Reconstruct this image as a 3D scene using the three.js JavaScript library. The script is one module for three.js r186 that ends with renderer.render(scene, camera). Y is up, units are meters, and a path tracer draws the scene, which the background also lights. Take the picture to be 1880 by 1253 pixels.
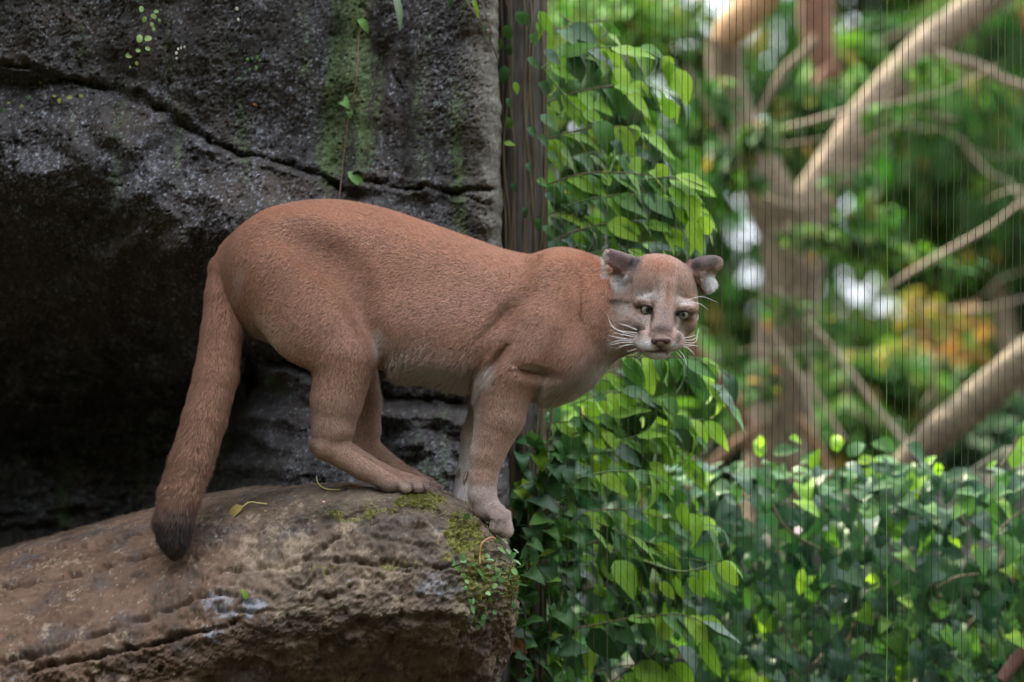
import * as THREE from 'three';
import { mergeGeometries } from 'three/addons/utils/BufferGeometryUtils.js';

// ---------------------------------------------------------------- camera, sky, sun, exposure
const scene = new THREE.Scene();
const EYE_Y = 1.6, EYE_Z = 8, PPM = 777, px = 1 / PPM;   // 777 photo pixels per metre in the plane z = 0
const camera = new THREE.PerspectiveCamera(11.52, 1880 / 1253, 0.1, 600);
camera.position.set(0, EYE_Y, EYE_Z);
camera.lookAt(0, EYE_Y, 0);
camera.focus = 7.97;
camera.userData.fStop = 1.5;
camera.updateProjectionMatrix();

const renderer = new THREE.WebGLRenderer({ antialias: true });
renderer.toneMapping = THREE.LinearToneMapping;
renderer.toneMappingExposure = 4.4;
renderer.shadowMap.enabled = true;

{ // a bright, thinly veiled sky: brightest overhead, paler and a little dimmer towards the horizon
  const w = 256, h = 128, data = new Float32Array(w * h * 4);
  for (let j = 0; j < h; j++) for (let i = 0; i < w; i++) {
    const el = Math.sin(((j + 0.5) / h - 0.5) * Math.PI), k = Math.max(0, el), o = (j * w + i) * 4;
    const b = 0.52 * (1 + 2.1 * k);       // as overcast skies are: about three times brighter overhead than low down
    data[o] = b * 0.93; data[o + 1] = b * 0.985; data[o + 2] = b * 1.09; data[o + 3] = 1;
    if (el < 0) { data[o] = 0.12; data[o + 1] = 0.12; data[o + 2] = 0.1; }
  }
  const t = new THREE.DataTexture(data, w, h, THREE.RGBAFormat, THREE.FloatType);
  t.mapping = THREE.EquirectangularReflectionMapping; t.magFilter = THREE.LinearFilter; t.needsUpdate = true;
  scene.background = t; scene.environment = t;
}
const sun = new THREE.DirectionalLight(new THREE.Color(1, 0.88, 0.68), 4.6);
sun.position.set(-5, 7.6, -5.5); sun.target.position.set(0, 0, 0);
sun.castShadow = true; sun.shadow.radius = 1.5; sun.shadow.mapSize.set(2048, 2048);
Object.assign(sun.shadow.camera, { left: -9, right: 9, top: 9, bottom: -9, near: 0.1, far: 40 });
scene.add(sun, sun.target);

// ---------------------------------------------------------------- helpers
let seed = 12345;
const rnd = () => { seed = (seed + 0x6d2b79f5) | 0; let t = Math.imul(seed ^ (seed >>> 15), 1 | seed); t = (t + Math.imul(t ^ (t >>> 7), 61 | t)) ^ t; return ((t ^ (t >>> 14)) >>> 0) / 4294967296; };
const rr = (a, b) => a + (b - a) * rnd();
const gauss = () => (rnd() + rnd() + rnd() - 1.5) * 0.8165 * 1.4;
const pick = (a) => a[Math.floor(rnd() * a.length)];
const clamp = (x, a = 0, b = 1) => Math.min(b, Math.max(a, x));
const ss = (a, b, x) => { const t = clamp((x - a) / (b - a)); return t * t * (3 - 2 * t); };
const mix = (a, b, t) => a + (b - a) * t;
const mix3 = (a, b, t) => [mix(a[0], b[0], t), mix(a[1], b[1], t), mix(a[2], b[2], t)];
const V = (x, y, z) => new THREE.Vector3(x, y, z);
// a measured place in the photograph, at a given real depth
const W = (u, v, z = 0) => { const k = (EYE_Z - z) / EYE_Z / PPM; return V((u - 940) * k, EYE_Y + (626.5 - v) * k, z); };
const sheet = (x, y, z) => { const k = PPM * EYE_Z / (EYE_Z - z); return [940 + x * k, 626.5 - (y - EYE_Y) * k]; };

const PERM = new Uint8Array(512), GRAD = new Float32Array(256 * 3);
{
  const s0 = seed; seed = 777;
  const p = [...Array(256).keys()];
  for (let i = 255; i > 0; i--) { const j = Math.floor(rnd() * (i + 1)); [p[i], p[j]] = [p[j], p[i]]; }
  for (let i = 0; i < 512; i++) PERM[i] = p[i & 255];
  for (let i = 0; i < 256; i++) { const z = rr(-1, 1), a = rr(0, 6.2832), r = Math.sqrt(1 - z * z); GRAD[i * 3] = r * Math.cos(a); GRAD[i * 3 + 1] = r * Math.sin(a); GRAD[i * 3 + 2] = z; }
  seed = s0;
}
function noise(x, y, z = 0) {
  const X = Math.floor(x), Y = Math.floor(y), Z = Math.floor(z), fx = x - X, fy = y - Y, fz = z - Z;
  const u = fx * fx * fx * (fx * (fx * 6 - 15) + 10), v = fy * fy * fy * (fy * (fy * 6 - 15) + 10), w = fz * fz * fz * (fz * (fz * 6 - 15) + 10);
  const g = (i, j, k) => { const n = PERM[PERM[PERM[(X + i) & 255] + ((Y + j) & 255)] + ((Z + k) & 255)] * 3; return GRAD[n] * (fx - i) + GRAD[n + 1] * (fy - j) + GRAD[n + 2] * (fz - k); };
  const a = mix(mix(g(0, 0, 0), g(1, 0, 0), u), mix(g(0, 1, 0), g(1, 1, 0), u), v), b = mix(mix(g(0, 0, 1), g(1, 0, 1), u), mix(g(0, 1, 1), g(1, 1, 1), u), v);
  return 1.5 * mix(a, b, w);
}
function fbm(x, y, z, oct = 4, gain = 0.5) { let s = 0, a = 1, t = 0; for (let i = 0; i < oct; i++) { s += a * noise(x, y, z); t += a; a *= gain; x = x * 2.03 + 11.3; y = y * 2.03 + 5.1; z = z * 2.03 + 7.7; } return s / t; }
function ridge(x, y, z, oct = 4) { let s = 0, a = 1, t = 0; for (let i = 0; i < oct; i++) { s += a * (1 - 2 * Math.abs(noise(x, y, z))); t += a; a *= 0.5; x = x * 2.1 + 3.3; y = y * 2.1 + 1.7; z = z * 2.1 + 9.1; } return s / t; }

const counts = {};
function numbered(n) { const k = counts[n] = (counts[n] ?? -1) + 1; return k ? n + '_' + String(k).padStart(3, '0') : n; }
function tag(o, label, category, group, kind) {
  if (label) o.userData.label = label;
  if (category) o.userData.category = category;
  if (group) o.userData.group = group;
  if (kind) o.userData.kind = kind;
  return o;
}
function thing(name, label, category, pos = [0, 0, 0], group) { const g = new THREE.Group(); g.name = numbered(name); g.position.set(...pos); scene.add(g); return tag(g, label, category, group); }
function part(name, geo, mat, parent = scene) { const m = new THREE.Mesh(geo, mat); m.name = parent === scene ? numbered(name) : name; m.castShadow = m.receiveShadow = true; parent.add(m); return m; }
const std = (rgb, roughness = 0.9, more = {}) => new THREE.MeshStandardMaterial({ color: new THREE.Color().setRGB(...rgb), roughness, ...more });
const leafMat = (rgb, through = 0.45, coat = 0.45, rough = 0.9) => new THREE.MeshPhysicalMaterial({ color: new THREE.Color().setRGB(...rgb), roughness: rough, transmission: through, thickness: 0, clearcoat: coat, clearcoatRoughness: 0.38, side: THREE.DoubleSide, specularIntensity: 0.25 });

// a tube of changing radius through points [x, y, z, r]
function tube(points, seg = 24, sides = 7, bump = 0, bumpScale = 20) {
  const pts = points.map((p) => V(p[0], p[1], p[2])), c = new THREE.CatmullRomCurve3(pts, false, 'centripetal'), n = points.length - 1;
  const fr = c.computeFrenetFrames(seg), pos = [], idx = [], uv = [];
  for (let i = 0; i <= seg; i++) {
    const t = i / seg, p = c.getPoint(c.getUtoTmapping(t)), tt = c.getUtoTmapping(t) * n, k = Math.min(n - 1, Math.floor(tt)), r0 = mix(points[k][3], points[k + 1][3], tt - k);
    for (let j = 0; j <= sides; j++) {
      const a = (j % sides) / sides * 6.28318, ca = Math.cos(a), sa = Math.sin(a), N = fr.normals[i], B = fr.binormals[i];
      let r = r0; if (bump) r *= 1 + bump * fbm(p.x * bumpScale + ca, p.y * bumpScale * 0.5 + sa, p.z * bumpScale + 3, 3);
      pos.push(p.x + r * (N.x * ca + B.x * sa), p.y + r * (N.y * ca + B.y * sa), p.z + r * (N.z * ca + B.z * sa)); uv.push(j / sides, t);
    }
  }
  for (let i = 0; i < seg; i++) for (let j = 0; j < sides; j++) { const a = i * (sides + 1) + j, b = a + sides + 1; idx.push(a, a + 1, b, b, a + 1, b + 1); }
  const g = new THREE.BufferGeometry();
  g.setAttribute('position', new THREE.Float32BufferAttribute(pos, 3)); g.setAttribute('uv', new THREE.Float32BufferAttribute(uv, 2)); g.setIndex(idx); g.computeVertexNormals();
  { // weld the seam's normals
    const nn = g.attributes.normal; for (let i = 0; i <= seg; i++) { const a = i * (sides + 1), b = a + sides; const x = nn.getX(a) + nn.getX(b), y = nn.getY(a) + nn.getY(b), z = nn.getZ(a) + nn.getZ(b), l = Math.hypot(x, y, z) || 1; nn.setXYZ(a, x / l, y / l, z / l); nn.setXYZ(b, x / l, y / l, z / l); }
  }
  return g;
}
// a polyline of photo pixels (u, v, radius in px) at depth z turned into tube points
const path = (list, z) => list.map(([u, v, r, dz = 0]) => { const p = W(u, v, z + dz); return [p.x, p.y, p.z, r / PPM * (EYE_Z - z - dz) / EYE_Z]; });
function segDist(px, py, ax, ay, bx, by) { const dx = bx - ax, dy = by - ay, t = clamp(((px - ax) * dx + (py - ay) * dy) / (dx * dx + dy * dy)); return Math.hypot(px - ax - dx * t, py - ay - dy * t); }
function polyDist(px, py, L) { let d = 1e9; for (let i = 0; i + 1 < L.length; i++) d = Math.min(d, segDist(px, py, L[i][0], L[i][1], L[i + 1][0], L[i + 1][1])); return d; }
function lerpTable(T, x, c) { // piecewise smooth (monotone-ish Catmull-Rom) lookup of column c
  let i = 0; while (i < T.length - 2 && x > T[i + 1][0]) i++;
  const p1 = T[i], p2 = T[i + 1], p0 = T[Math.max(0, i - 1)], p3 = T[Math.min(T.length - 1, i + 2)], h = p2[0] - p1[0], t = clamp((x - p1[0]) / h);
  const m1 = p2 === p0 ? 0 : (p2[c] - p0[c]) / (p2[0] - p0[0]) * h, m2 = p3 === p1 ? 0 : (p3[c] - p1[c]) / (p3[0] - p1[0]) * h, t2 = t * t, t3 = t2 * t;
  return (2 * t3 - 3 * t2 + 1) * p1[c] + (t3 - 2 * t2 + t) * m1 + (-2 * t3 + 3 * t2) * p2[c] + (t3 - t2) * m2;
}
// ---------------------------------------------------------------- ground
{
  const g = new THREE.PlaneGeometry(600, 600, 60, 60); g.rotateX(-Math.PI / 2);
  const p = g.attributes.position; for (let i = 0; i < p.count; i++) p.setY(i, -.02 + .05 * noise(p.getX(i) * .2, p.getZ(i) * .2));
  g.computeVertexNormals();
  const w = 256, d = new Uint8Array(w * w * 4);
  for (let j = 0; j < w; j++) for (let i = 0; i < w; i++) { const a = i / w * 6.2832, b = j / w * 6.2832, n = fbm(Math.cos(a) * 3, Math.sin(a) * 3 + Math.cos(b) * 3, Math.sin(b) * 3, 5), m = noise(i * .31, j * .31, 2), o = (j * w + i) * 4, k = clamp(.5 + n + m * .25); d[o] = 38 + 40 * k; d[o + 1] = 36 + 34 * k; d[o + 2] = 22 + 18 * k; d[o + 3] = 255; }
  const t = new THREE.DataTexture(d, w, w); t.colorSpace = THREE.SRGBColorSpace; t.wrapS = t.wrapT = THREE.RepeatWrapping; t.repeat.set(400, 400); t.magFilter = THREE.LinearFilter; t.needsUpdate = true;
  tag(part('ground', g, new THREE.MeshStandardMaterial({ map: t, roughness: 1 })), null, null, null, 'structure');
}
// ---------------------------------------------------------------- the rock face behind the cat
const CRACKS = [ // polyline in (u, v) on the face, depth (m), half width (px), rise of the lower lip (m)
  [[[-60, 122], [55, 128], [120, 147], [185, 160], [250, 178], [310, 208], [350, 240], [385, 260]], .032, 5],
  [[[120, 147], [160, 156], [215, 182], [270, 196]], .02, 3],
  [[[385, 260], [440, 285], [520, 300], [590, 325], [625, 350]], .026, 4],
  [[[655, 330], [700, 336], [745, 345], [780, 343], [830, 352], [915, 345]], .03, 4],
  [[[720, 130], [735, 152], [742, 170]], .012, 3], [[[820, 352], [860, 366], [900, 372]], .012, 2.5],
  [[[-40, 745], [120, 735], [230, 722], [340, 723], [430, 718], [470, 690]], .04, 6],
  [[[440, 652], [520, 662], [560, 690], [640, 720]], .035, 7], [[[690, 735], [760, 745], [870, 750]], .05, 9],
  [[[36, 290], [38, 250], [52, 215]], .012, 2.5], [[[40, 330], [36, 290]], .01, 2.5], [[[445, 190], [460, 170], [490, 120]], .006, 3],
];
const boxed = CRACKS.map((c) => [...c, Math.min(...c[0].map((p) => p[0])), Math.max(...c[0].map((p) => p[0])), Math.min(...c[0].map((p) => p[1])), Math.max(...c[0].map((p) => p[1]))]);
const brow = [[-400, 125], [0, 128], [120, 147], [185, 160], [250, 178], [310, 208], [350, 240], [440, 285], [520, 300], [590, 325], [640, 345], [760, 345], [960, 346]];
const lowTop = [[-400, 740], [0, 740], [230, 722], [420, 700], [440, 652], [520, 664], [600, 700], [660, 725], [700, 738], [860, 750], [960, 760]];
const tableAt = (T, u) => { let i = 0; while (i < T.length - 2 && u > T[i + 1][0]) i++; return mix(T[i][1], T[i + 1][1], clamp((u - T[i][0]) / (T[i + 1][0] - T[i][0]))); };
const edgeAt = (v) => 915 + 7 * noise(v * .012, 1, 1) + 3 * noise(v * .05, 4, 1) - 6 * ss(230, 100, v) + 15 * ss(690, 800, v);
function wallDepth(u, v) {
  const wob = 14 * noise(u * .012, v * .012, 3);
  // slab above the joint
  let up = -.40 + .03 * noise(u * .006, v * .0016, 1) + .022 * noise(u * .022, v * .0035, 2) + .03 * ss(250, 0, u) + .00022 * (300 - v) * ss(620, 300, u);
  up += .05 * ss(620, 560, u) * ss(300, 60, v) - .04 * Math.exp(-(((u - 600) / 36) ** 2)) * ss(330, 200, v) - .03 * Math.exp(-(((u - 700) / 16) ** 2)) * ss(60, 100, v) * ss(330, 120, v);
  up += .018 * Math.exp(-(((u - 770) / 24) ** 2)) + .015 * Math.exp(-(((u - 660) / 20) ** 2)) - .02 * Math.exp(-(((u - 745) / 10) ** 2)) * ss(50, 140, v);
  // boulder below it that rolls under into a hollow
  const b = tableAt(brow, u), L = tableAt(lowTop, u), q = (v - b) / Math.max(60, (300 - 110 * ss(560, 720, u)));
  const right = ss(520, 720, u);
  let mid = mix(-.375 + .12 * Math.sin(clamp(q * 1.6, 0, 1) * 1.7) - .84 * ss(.5, 2.1, q) - .05 * ridge(u * .008, v * .010, 3, 3) * ss(.2, .8, q), -.42 + .03 * Math.sin(clamp(q * 2) * 2) - .3 * ss(.6, 1.7, q), right);
  mid += .05 * noise(u * .008, v * .008, 5) + .03 * noise(u * .02, v * .02, 6);
  // lower bench
  const s = (v - L) / 220;
  let low = mix(-1.24 + .09 * ss(0, .06, s) + .16 * ss(.2, 1.1, s), -.62 + .14 * ss(0, .1, s) + .25 * ss(0, 1, s), ss(340, 560, u + 40 * noise(u * .01, v * .02, 44)));
  low += (.07 * fbm(u * .009, v * .013, 8, 4) - .05 * ridge(u * .007, v * .016, 4, 3)) * ss(0, .3, s) - .12 * ss(330, 60, u) - .12 * Math.exp(-(((u - 665 - (v - 800) * .5) / 55) ** 2)) * ss(0, .3, s) * ss(400, 560, u);
  let z = mix(up, mid, ss(-2, mix(5, 26, clamp(.5 + noise(u * .02, 3, 3))), v + wob * .4 - b));
  z = mix(z, low, ss(-5, mix(60, 12, ss(340, 560, u)), v + wob * .3 - L));
  for (const [P, dep, wd, u0, u1, v0, v1] of boxed) { if (u < u0 - 60 || u > u1 + 60 || v < v0 - 60 || v > v1 + 60) continue; const d = polyDist(u + 7 * noise(u * .05, v * .05, 7) + 3 * noise(u * .17, v * .17, 4), v + 8 * noise(u * .04, v * .06, 9) + 3 * noise(u * .19, v * .15, 5), P); z -= dep * Math.exp(-((d / wd) ** 2)) * (.6 + .9 * noise(u * .03, v * .03, 12)); z += dep * .3 * Math.exp(-(((d - wd * 3.2) / (wd * 2)) ** 2)); }
  // rough grain
  const X = u * px, Y = v * px;
  const rough = .3 + .8 * ss(-.35, .35, fbm(X * 5, Y * 4, 61, 3));   // worn smooth here, rotten there
  z += .035 * fbm(X * 6, Y * 6, 1, 3) + rough * (.012 * ridge(X * 22, Y * 18, 2, 4) + .006 * fbm(X * 95, Y * 80, 3, 3) + .005 * noise(X * 180, Y * 160, 4));
  z -= .006 * ss(.34, .66, noise(X * 120, Y * 96, 9)) + .006 * ss(.3, .6, noise(X * 48, Y * 30, 19));
  // the end of the face turns away
  const edge = edgeAt(v);
  const t = (u - edge + 34) / 34; if (t > 0) z -= .10 * (1 - Math.sqrt(Math.max(0, 1 - Math.min(1, t) ** 2))) + (t > 1 ? (t - 1) * .16 : 0);
  return z;
}
function rockColor(u, v, z) {
  const X = u * px, Y = v * px, f1 = fbm(X * 11, Y * 11, z * 11 + 2, 4), f2 = fbm(X * 75, Y * 62, z * 60, 3), f3 = noise(X * 235, Y * 205, z * 150), f4 = noise(X * 130, Y * 110, z * 90 + 9), st = fbm(X * 34, Y * 2.6, 5, 4);
    let c = mix3([.018, .016, .015], [.052, .047, .047], clamp(.45 + f1 * .7 + f2 * .9 + f3 * .35));
  c = mix3(c, [.040, .027, .017], clamp(.1 + fbm(X * 4, Y * 5, 8, 3) * 1.3));
  c = mix3(c, [.014, .012, .012], .75 * ss(.02, .45, st) * ss(420, 250, v));
  const crust = ss(.05, .5, .55 * fbm(X * 9, Y * 5.5, z * 9 + 7, 3) + .55 * f2 + .45 * f3 + .3 * f4  - .06);
  c = mix3(c, mix3([.10, .10, .115], [.18, .19, .22], clamp(.5 + f3)), crust * .8);
  c = mix3(c, [.24, .25, .28], .6 * ss(.38, .72, f3 * .8 + f4 * .5 + .35 * st + .2 * f1));
  const alga = ss(.0, .4, fbm(X * 16, Y * 2.0, 21, 4) + .45 * f2 + .3 * f3 + .58 * Math.exp(-(((u - 635) / 60) ** 2)) * ss(400, 230, v) + .25 * Math.exp(-(((u - 5) / 22) ** 2)) * ss(160, 40, v) + .18 * Math.exp(-(((u - 830) / 60) ** 2)) - .26);
  c = mix3(c, mix3([.034, .055, .014], [.075, .115, .036], clamp(.5 + f3)), alga * .75);
  const green2 = ss(.2, .55, fbm(X * 20, Y * 20, 31, 3) + .5 * Math.exp(-((Math.hypot(u - 490, v - 720) / 40) ** 2)) + .35 * f2 - .14); if (v > 640) c = mix3(c, [.03, .055, .017], green2 * .7);
  c = mix3(c, mix3([.06, .055, .042], [.115, .10, .075], clamp(.5 + f2 + .4 * f3)), .75 * ss(830, 905, u + 26 * f1) * ss(760, 300, v));
  c = mix3(c, [.22, .20, .165], .5 * ss(893, 912, u) * ss(-.1, .4, f2) * ss(500, 200, v));
  c = mix3(c, [.01, .009, .009], .8 * ss(.34, .66, noise(X * 120, Y * 96, 9)));
  return c;
}
{
  const us = [], vs = []; // fine where the photograph looks, coarse beyond
  for (let u = -2600; u < -150; u += 40) us.push(u); for (let u = -150; u < 960; u += 1.9) us.push(u); for (let u = 960; u < 1060; u += 4) us.push(u);
  for (let v = -2300; v < -40; v += 40) vs.push(v); for (let v = -40; v < 1010; v += 1.9) vs.push(v); for (let v = 1010; v < 1900; v += 45) vs.push(v);
  const nu = us.length, nv = vs.length, pos = new Float32Array(nu * nv * 3), col = new Float32Array(nu * nv * 3), idx = [];
  for (let j = 0; j < nv; j++) for (let i = 0; i < nu; i++) {
    const u = us[i], v = vs[j], o = (j * nu + i) * 3;
    let z = wallDepth(u, v);
    if (v < -40) z += .1 * ss(-40, -900, v);                   // the face leans out overhead
    if (u < -300) z += .9 * ss(-300, -1700, u);                // and comes round on the left
    const k = px; pos[o + 1] = EYE_Y + (626.5 - v) * k; pos[o + 2] = z;
    // widen for its depth so that a measured (u, v) is where it was measured, for a face about 0.4 m behind z = 0
    pos[o] = (Math.min(u, edgeAt(v) + 5) - 940) * k * 1.05; pos[o + 1] = EYE_Y + (pos[o + 1] - EYE_Y) * 1.05;
    col.set(rockColor(u, v, z), o);
  }
  for (let j = 0; j + 1 < nv; j++) for (let i = 0; i + 1 < nu; i++) { const a = j * nu + i; idx.push(a, a + nu, a + 1, a + 1, a + nu, a + nu + 1); }
  // back of the mass
  const g = new THREE.BufferGeometry(); g.setAttribute('position', new THREE.BufferAttribute(pos, 3)); g.setAttribute('color', new THREE.BufferAttribute(col, 3)); g.setIndex(idx); g.computeVertexNormals();
  const rock = new THREE.MeshPhysicalMaterial({ vertexColors: true, roughness: .82, specularIntensity: .6, side: THREE.DoubleSide });
  const wall = thing('rock_wall', 'tall dark grey rock face with a long crack and a black hollow behind the cougar', 'rock wall');
  part('rock_face', g, rock, wall);
  // bulk behind the face: top and back, rough blocks a little inside its outline
  const W0 = -3.5, W1 = -.08, g2 = new THREE.BoxGeometry(W1 - W0, 5.2, .5, 40, 60, 6), p = g2.attributes.position;
  for (let i = 0; i < p.count; i++) { const x = p.getX(i) + (W0 + W1) / 2, y = p.getY(i) + 2.05, z = p.getZ(i) - 1.32 + .0, f = fbm(x * 2, y * 2, z * 2, 4); const back = clamp((-1.07 - z) / .5); p.setXYZ(i, x - .1 * Math.abs(f), y, mix(-.74 - 1.0 * ss(-.15, -.7, x), -.95 - 1.25 * ss(-.15, -.8, x), back) + .06 * f); }
  g2.computeVertexNormals(); part('rock_bulk', g2, std([.08, .075, .07], .9), wall);
}
// ---------------------------------------------------------------- the ledge
const LEDGE = [ // u, then (v, z) of: back, rim, front, belly, under, foot
  [-900, 1230, -1.1, 1290, .0, 1390, .25, 1520, .4, 1700, .2, 1900, -.7],
  [-300, 1090, -.95, 1120, -.12, 1215, .14, 1360, .32, 1560, .15, 1760, -.7],
  [0, 1008, -.80, 1036, -.14, 1112, .08, 1255, .27, 1440, .18, 1640, -.4],
  [200, 952, -.66, 982, -.11, 1058, .08, 1215, .27, 1365, .20, 1560, -.3],
  [320, 922, -.58, 955, -.06, 1020, .09, 1185, .265, 1320, .19, 1500, -.25],
  [400, 903, -.52, 932, -.02, 992, .11, 1160, .265, 1275, .18, 1460, -.2],
  [560, 886, -.45, 909, .05, 958, .145, 1135, .26, 1232, .17, 1400, -.15],
  [680, 886, -.42, 903, .10, 944, .175, 1125, .26, 1205, .165, 1370, -.12],
  [770, 890, -.40, 908, .12, 945, .18, 1120, .255, 1200, .16, 1350, -.1],
  [840, 912, -.34, 930, .12, 966, .175, 1115, .24, 1195, .15, 1330, -.08],
  [890, 945, -.26, 960, .105, 994, .155, 1102, .20, 1180, .12, 1290, -.08],
  [920, 978, -.2, 992, .08, 1020, .13, 1085, .16, 1165, .07, 1240, -.15],
  [938, 1015, -.13, 1026, .06, 1046, .1, 1090, .115, 1150, .06, 1200, -.1],
  [948, 1052, -.07, 1060, .04, 1072, .06, 1095, .07, 1125, .04, 1155, -.05],
  [952, 1090, 0, 1092, .02, 1095, .025, 1098, .028, 1102, .02, 1106, 0],
];
const LCRACKS = [
  [[[-60, 1082], [60, 1072], [140, 1056], [200, 1040], [250, 1028], [300, 1014]], .016, 3.5], [[[-60, 1025], [60, 1012], [150, 1002], [240, 985], [300, 972]], .014, 4],
  [[[-50, 1218], [80, 1200], [200, 1160], [310, 1115], [380, 1095], [430, 1092]], .02, 5], [[[60, 1230], [180, 1205], [290, 1180], [380, 1160], [430, 1145]], .02, 4],
  [[[400, 1050], [460, 1045], [520, 1042], [570, 1030], [620, 1028]], .012, 4], [[[390, 1072], [450, 1080], [520, 1110], [600, 1098], [650, 1085]], .010, 4], [[[400, 1120], [470, 1128], [540, 1120], [570, 1112]], .010, 4],
  [[[620, 1030], [680, 1036], [740, 1040], [800, 1045], [830, 1042]], .013, 4], [[[590, 1190], [640, 1160], [690, 1142], [760, 1136], [830, 1140]], .02, 8], [[[560, 1030], [600, 1000], [620, 985]], .008, 3], [[[780, 930], [760, 985], [790, 1030]], .008, 4],
];
const lbox = LCRACKS.map((c) => [...c, Math.min(...c[0].map((p) => p[0])), Math.max(...c[0].map((p) => p[0])), Math.min(...c[0].map((p) => p[1])), Math.max(...c[0].map((p) => p[1]))]);
const mossAt = []; let onLedge;       // the point of the stone seen at (u, v)
{
  const us = [], S = 330; for (let u = -900; u < -50; u += 18) us.push(u); for (let u = -50; u < 900; u += 2.1) us.push(u); for (let u = 900; u <= 952; u += 1.1) us.push(u);
  const nu = us.length, nv = S + 1, pos = new Float32Array(nu * nv * 3), col = new Float32Array(nu * nv * 3), nrm = [], idx = [];
  const knots = [0, .22, .38, .68, .86, 1], prof = [];
  for (const u of us) {
    const P = []; for (let k = 0; k < 6; k++) { const v = lerpTable(LEDGE, u, 1 + k * 2), z = lerpTable(LEDGE, u, 2 + k * 2), p = W(u, v, z); P.push(V(p.x, p.y, p.z)); }
    prof.push(new THREE.CatmullRomCurve3(P, false, 'centripetal'));
  }
  for (let i = 0; i < nu; i++) for (let j = 0; j < nv; j++) { const p = prof[i].getPoint(j / S); pos.set([p.x, p.y, p.z], (i * nv + j) * 3); }
  for (let i = 0; i + 1 < nu; i++) for (let j = 0; j + 1 < nv; j++) { const a = i * nv + j; idx.push(a, a + 1, a + nv, a + nv, a + 1, a + nv + 1); }
  const g = new THREE.BufferGeometry(); g.setAttribute('position', new THREE.BufferAttribute(pos, 3)); g.setIndex(idx); g.computeVertexNormals();
  const n = g.attributes.normal.array.slice();
  for (let i = 0; i < nu; i++) for (let j = 0; j < nv; j++) {
    const o = (i * nv + j) * 3, x = pos[o], y = pos[o + 1], z = pos[o + 2], [u, v] = sheet(x, y, z), tip = ss(952, 925, us[i]);
    const rough = .35 + .8 * ss(-.3, .4, fbm(x * 5, y * 6, z * 5 + 70, 3));
    let d = .024 * fbm(x * 6, y * 6, z * 6, 4) * tip + .017 * fbm(x * 16, y * 18, z * 16 + 3, 3) * tip - rough * .011 * ridge(x * 17, y * 24, z * 17, 3) + rough * .007 * ridge(x * 60, y * 60, z * 60, 3) + .006 * fbm(x * 80, y * 80, z * 80, 3) + .0035 * noise(x * 220, y * 220, z * 220) - .010 * ss(.25, .6, noise(x * 38, y * 38, z * 38 + 5));
    d *= 1 - .62 * ss(.3, .9, n[o + 1]);
    // bedding on the front: small steps that follow the joints
    const bed = y + .28 * x * ss(.1, -.9, x) + .02 * noise(x * 4, y * 4, z * 4); const bf = bed * 17 + .6 * noise(x * 2.2, bed * 5, 8), fr = bf - Math.floor(bf); d += (.010 * ss(-.2, .4, noise(x * 3, Math.floor(bf) * 3.7, 5)) * (ss(0, .16, fr) * (1 - .75 * fr) - .4) + .005 * noise(x * 1.6, bed * 26, 3)) * ss(.75, .3, n[o + 1]) * tip;
    for (const [P, dep, wd, u0, u1, v0, v1] of lbox) { if (u < u0 - 50 || u > u1 + 50 || v < v0 - 50 || v > v1 + 50) continue; const q = polyDist(u + 6 * noise(u * .05, v * .05, 2) + 2 * noise(u * .2, v * .2, 6), v + 6 * noise(u * .04, v * .05, 6) + 2 * noise(u * .17, v * .2, 3), P); d -= dep * Math.exp(-((q / wd) ** 2)) * (.8 + .8 * noise(u * .03, v * .03, 4)); d += dep * .12 * Math.exp(-(((q - wd * 3) / (wd * 1.8)) ** 2)); }
    const f1 = fbm(x * 9, y * 9, z * 9, 4), f2 = fbm(x * 60, y * 60, z * 60, 3), f3 = noise(x * 210, y * 210, z * 210);
    // colours: brown weathered stone, dust on top, crusts, moss
    let c = mix3([.05, .034, .023], [.15, .106, .075], clamp(.5 + f1 * .9 + f2 * .5));
    c = mix3(c, mix3([.056, .030, .017], [.14, .079, .048], clamp(.5 + f1 * .8 + f2 * .6 + f3 * .2)), .75 * ss(560, 330, u + 120 * f1));
    c = mix3(c, [.085, .078, .045], .5 * ss(.0, .45, fbm(x * 5, y * 7, z * 5 + 30, 4)) * ss(350, 600, u));
    c = mix3(c, mix3([.045, .037, .034], [.085, .07, .064], clamp(.5 + f2 + f3 * .5)), .7 * ss(.0, .4, fbm(x * 7, y * 9, z * 7 + 50, 4) + .2 * f2));
    c = mix3(c, [.026, .021, .015], .8 * ss(.12, .5, fbm(x * 13, y * 13, z * 13 + 6, 4) + .3 * f2));
    c = mix3(c, [.27, .205, .14], .65 * ss(.1, .5, fbm(x * 20, y * 20, z * 20 + 9, 3) + .5 * f2 + .45 * Math.max(Math.exp(-((Math.hypot((u - 520) / 130, (v - 1000) / 55)) ** 2)), .8 * Math.exp(-((Math.hypot((u - 700) / 130, (v - 1085) / 40)) ** 2))) + .35 * f3 - .14));
    c = mix3(c, [.20, .21, .235], .75 * ss(.15, .5, fbm(x * 18, y * 26, z * 18 + 4, 3) + .45 * f2 + .3 * f3 + .72 * Math.max(Math.exp(-((Math.hypot((u - 800) / 52, (v - 1080) / 34)) ** 2)), Math.exp(-((Math.hypot((u - 440) / 75, (v - 1110) / 26)) ** 2)), .8 * Math.exp(-((Math.hypot((u - 390) / 55, (v - 1170) / 22)) ** 2))) - .28));
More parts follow.
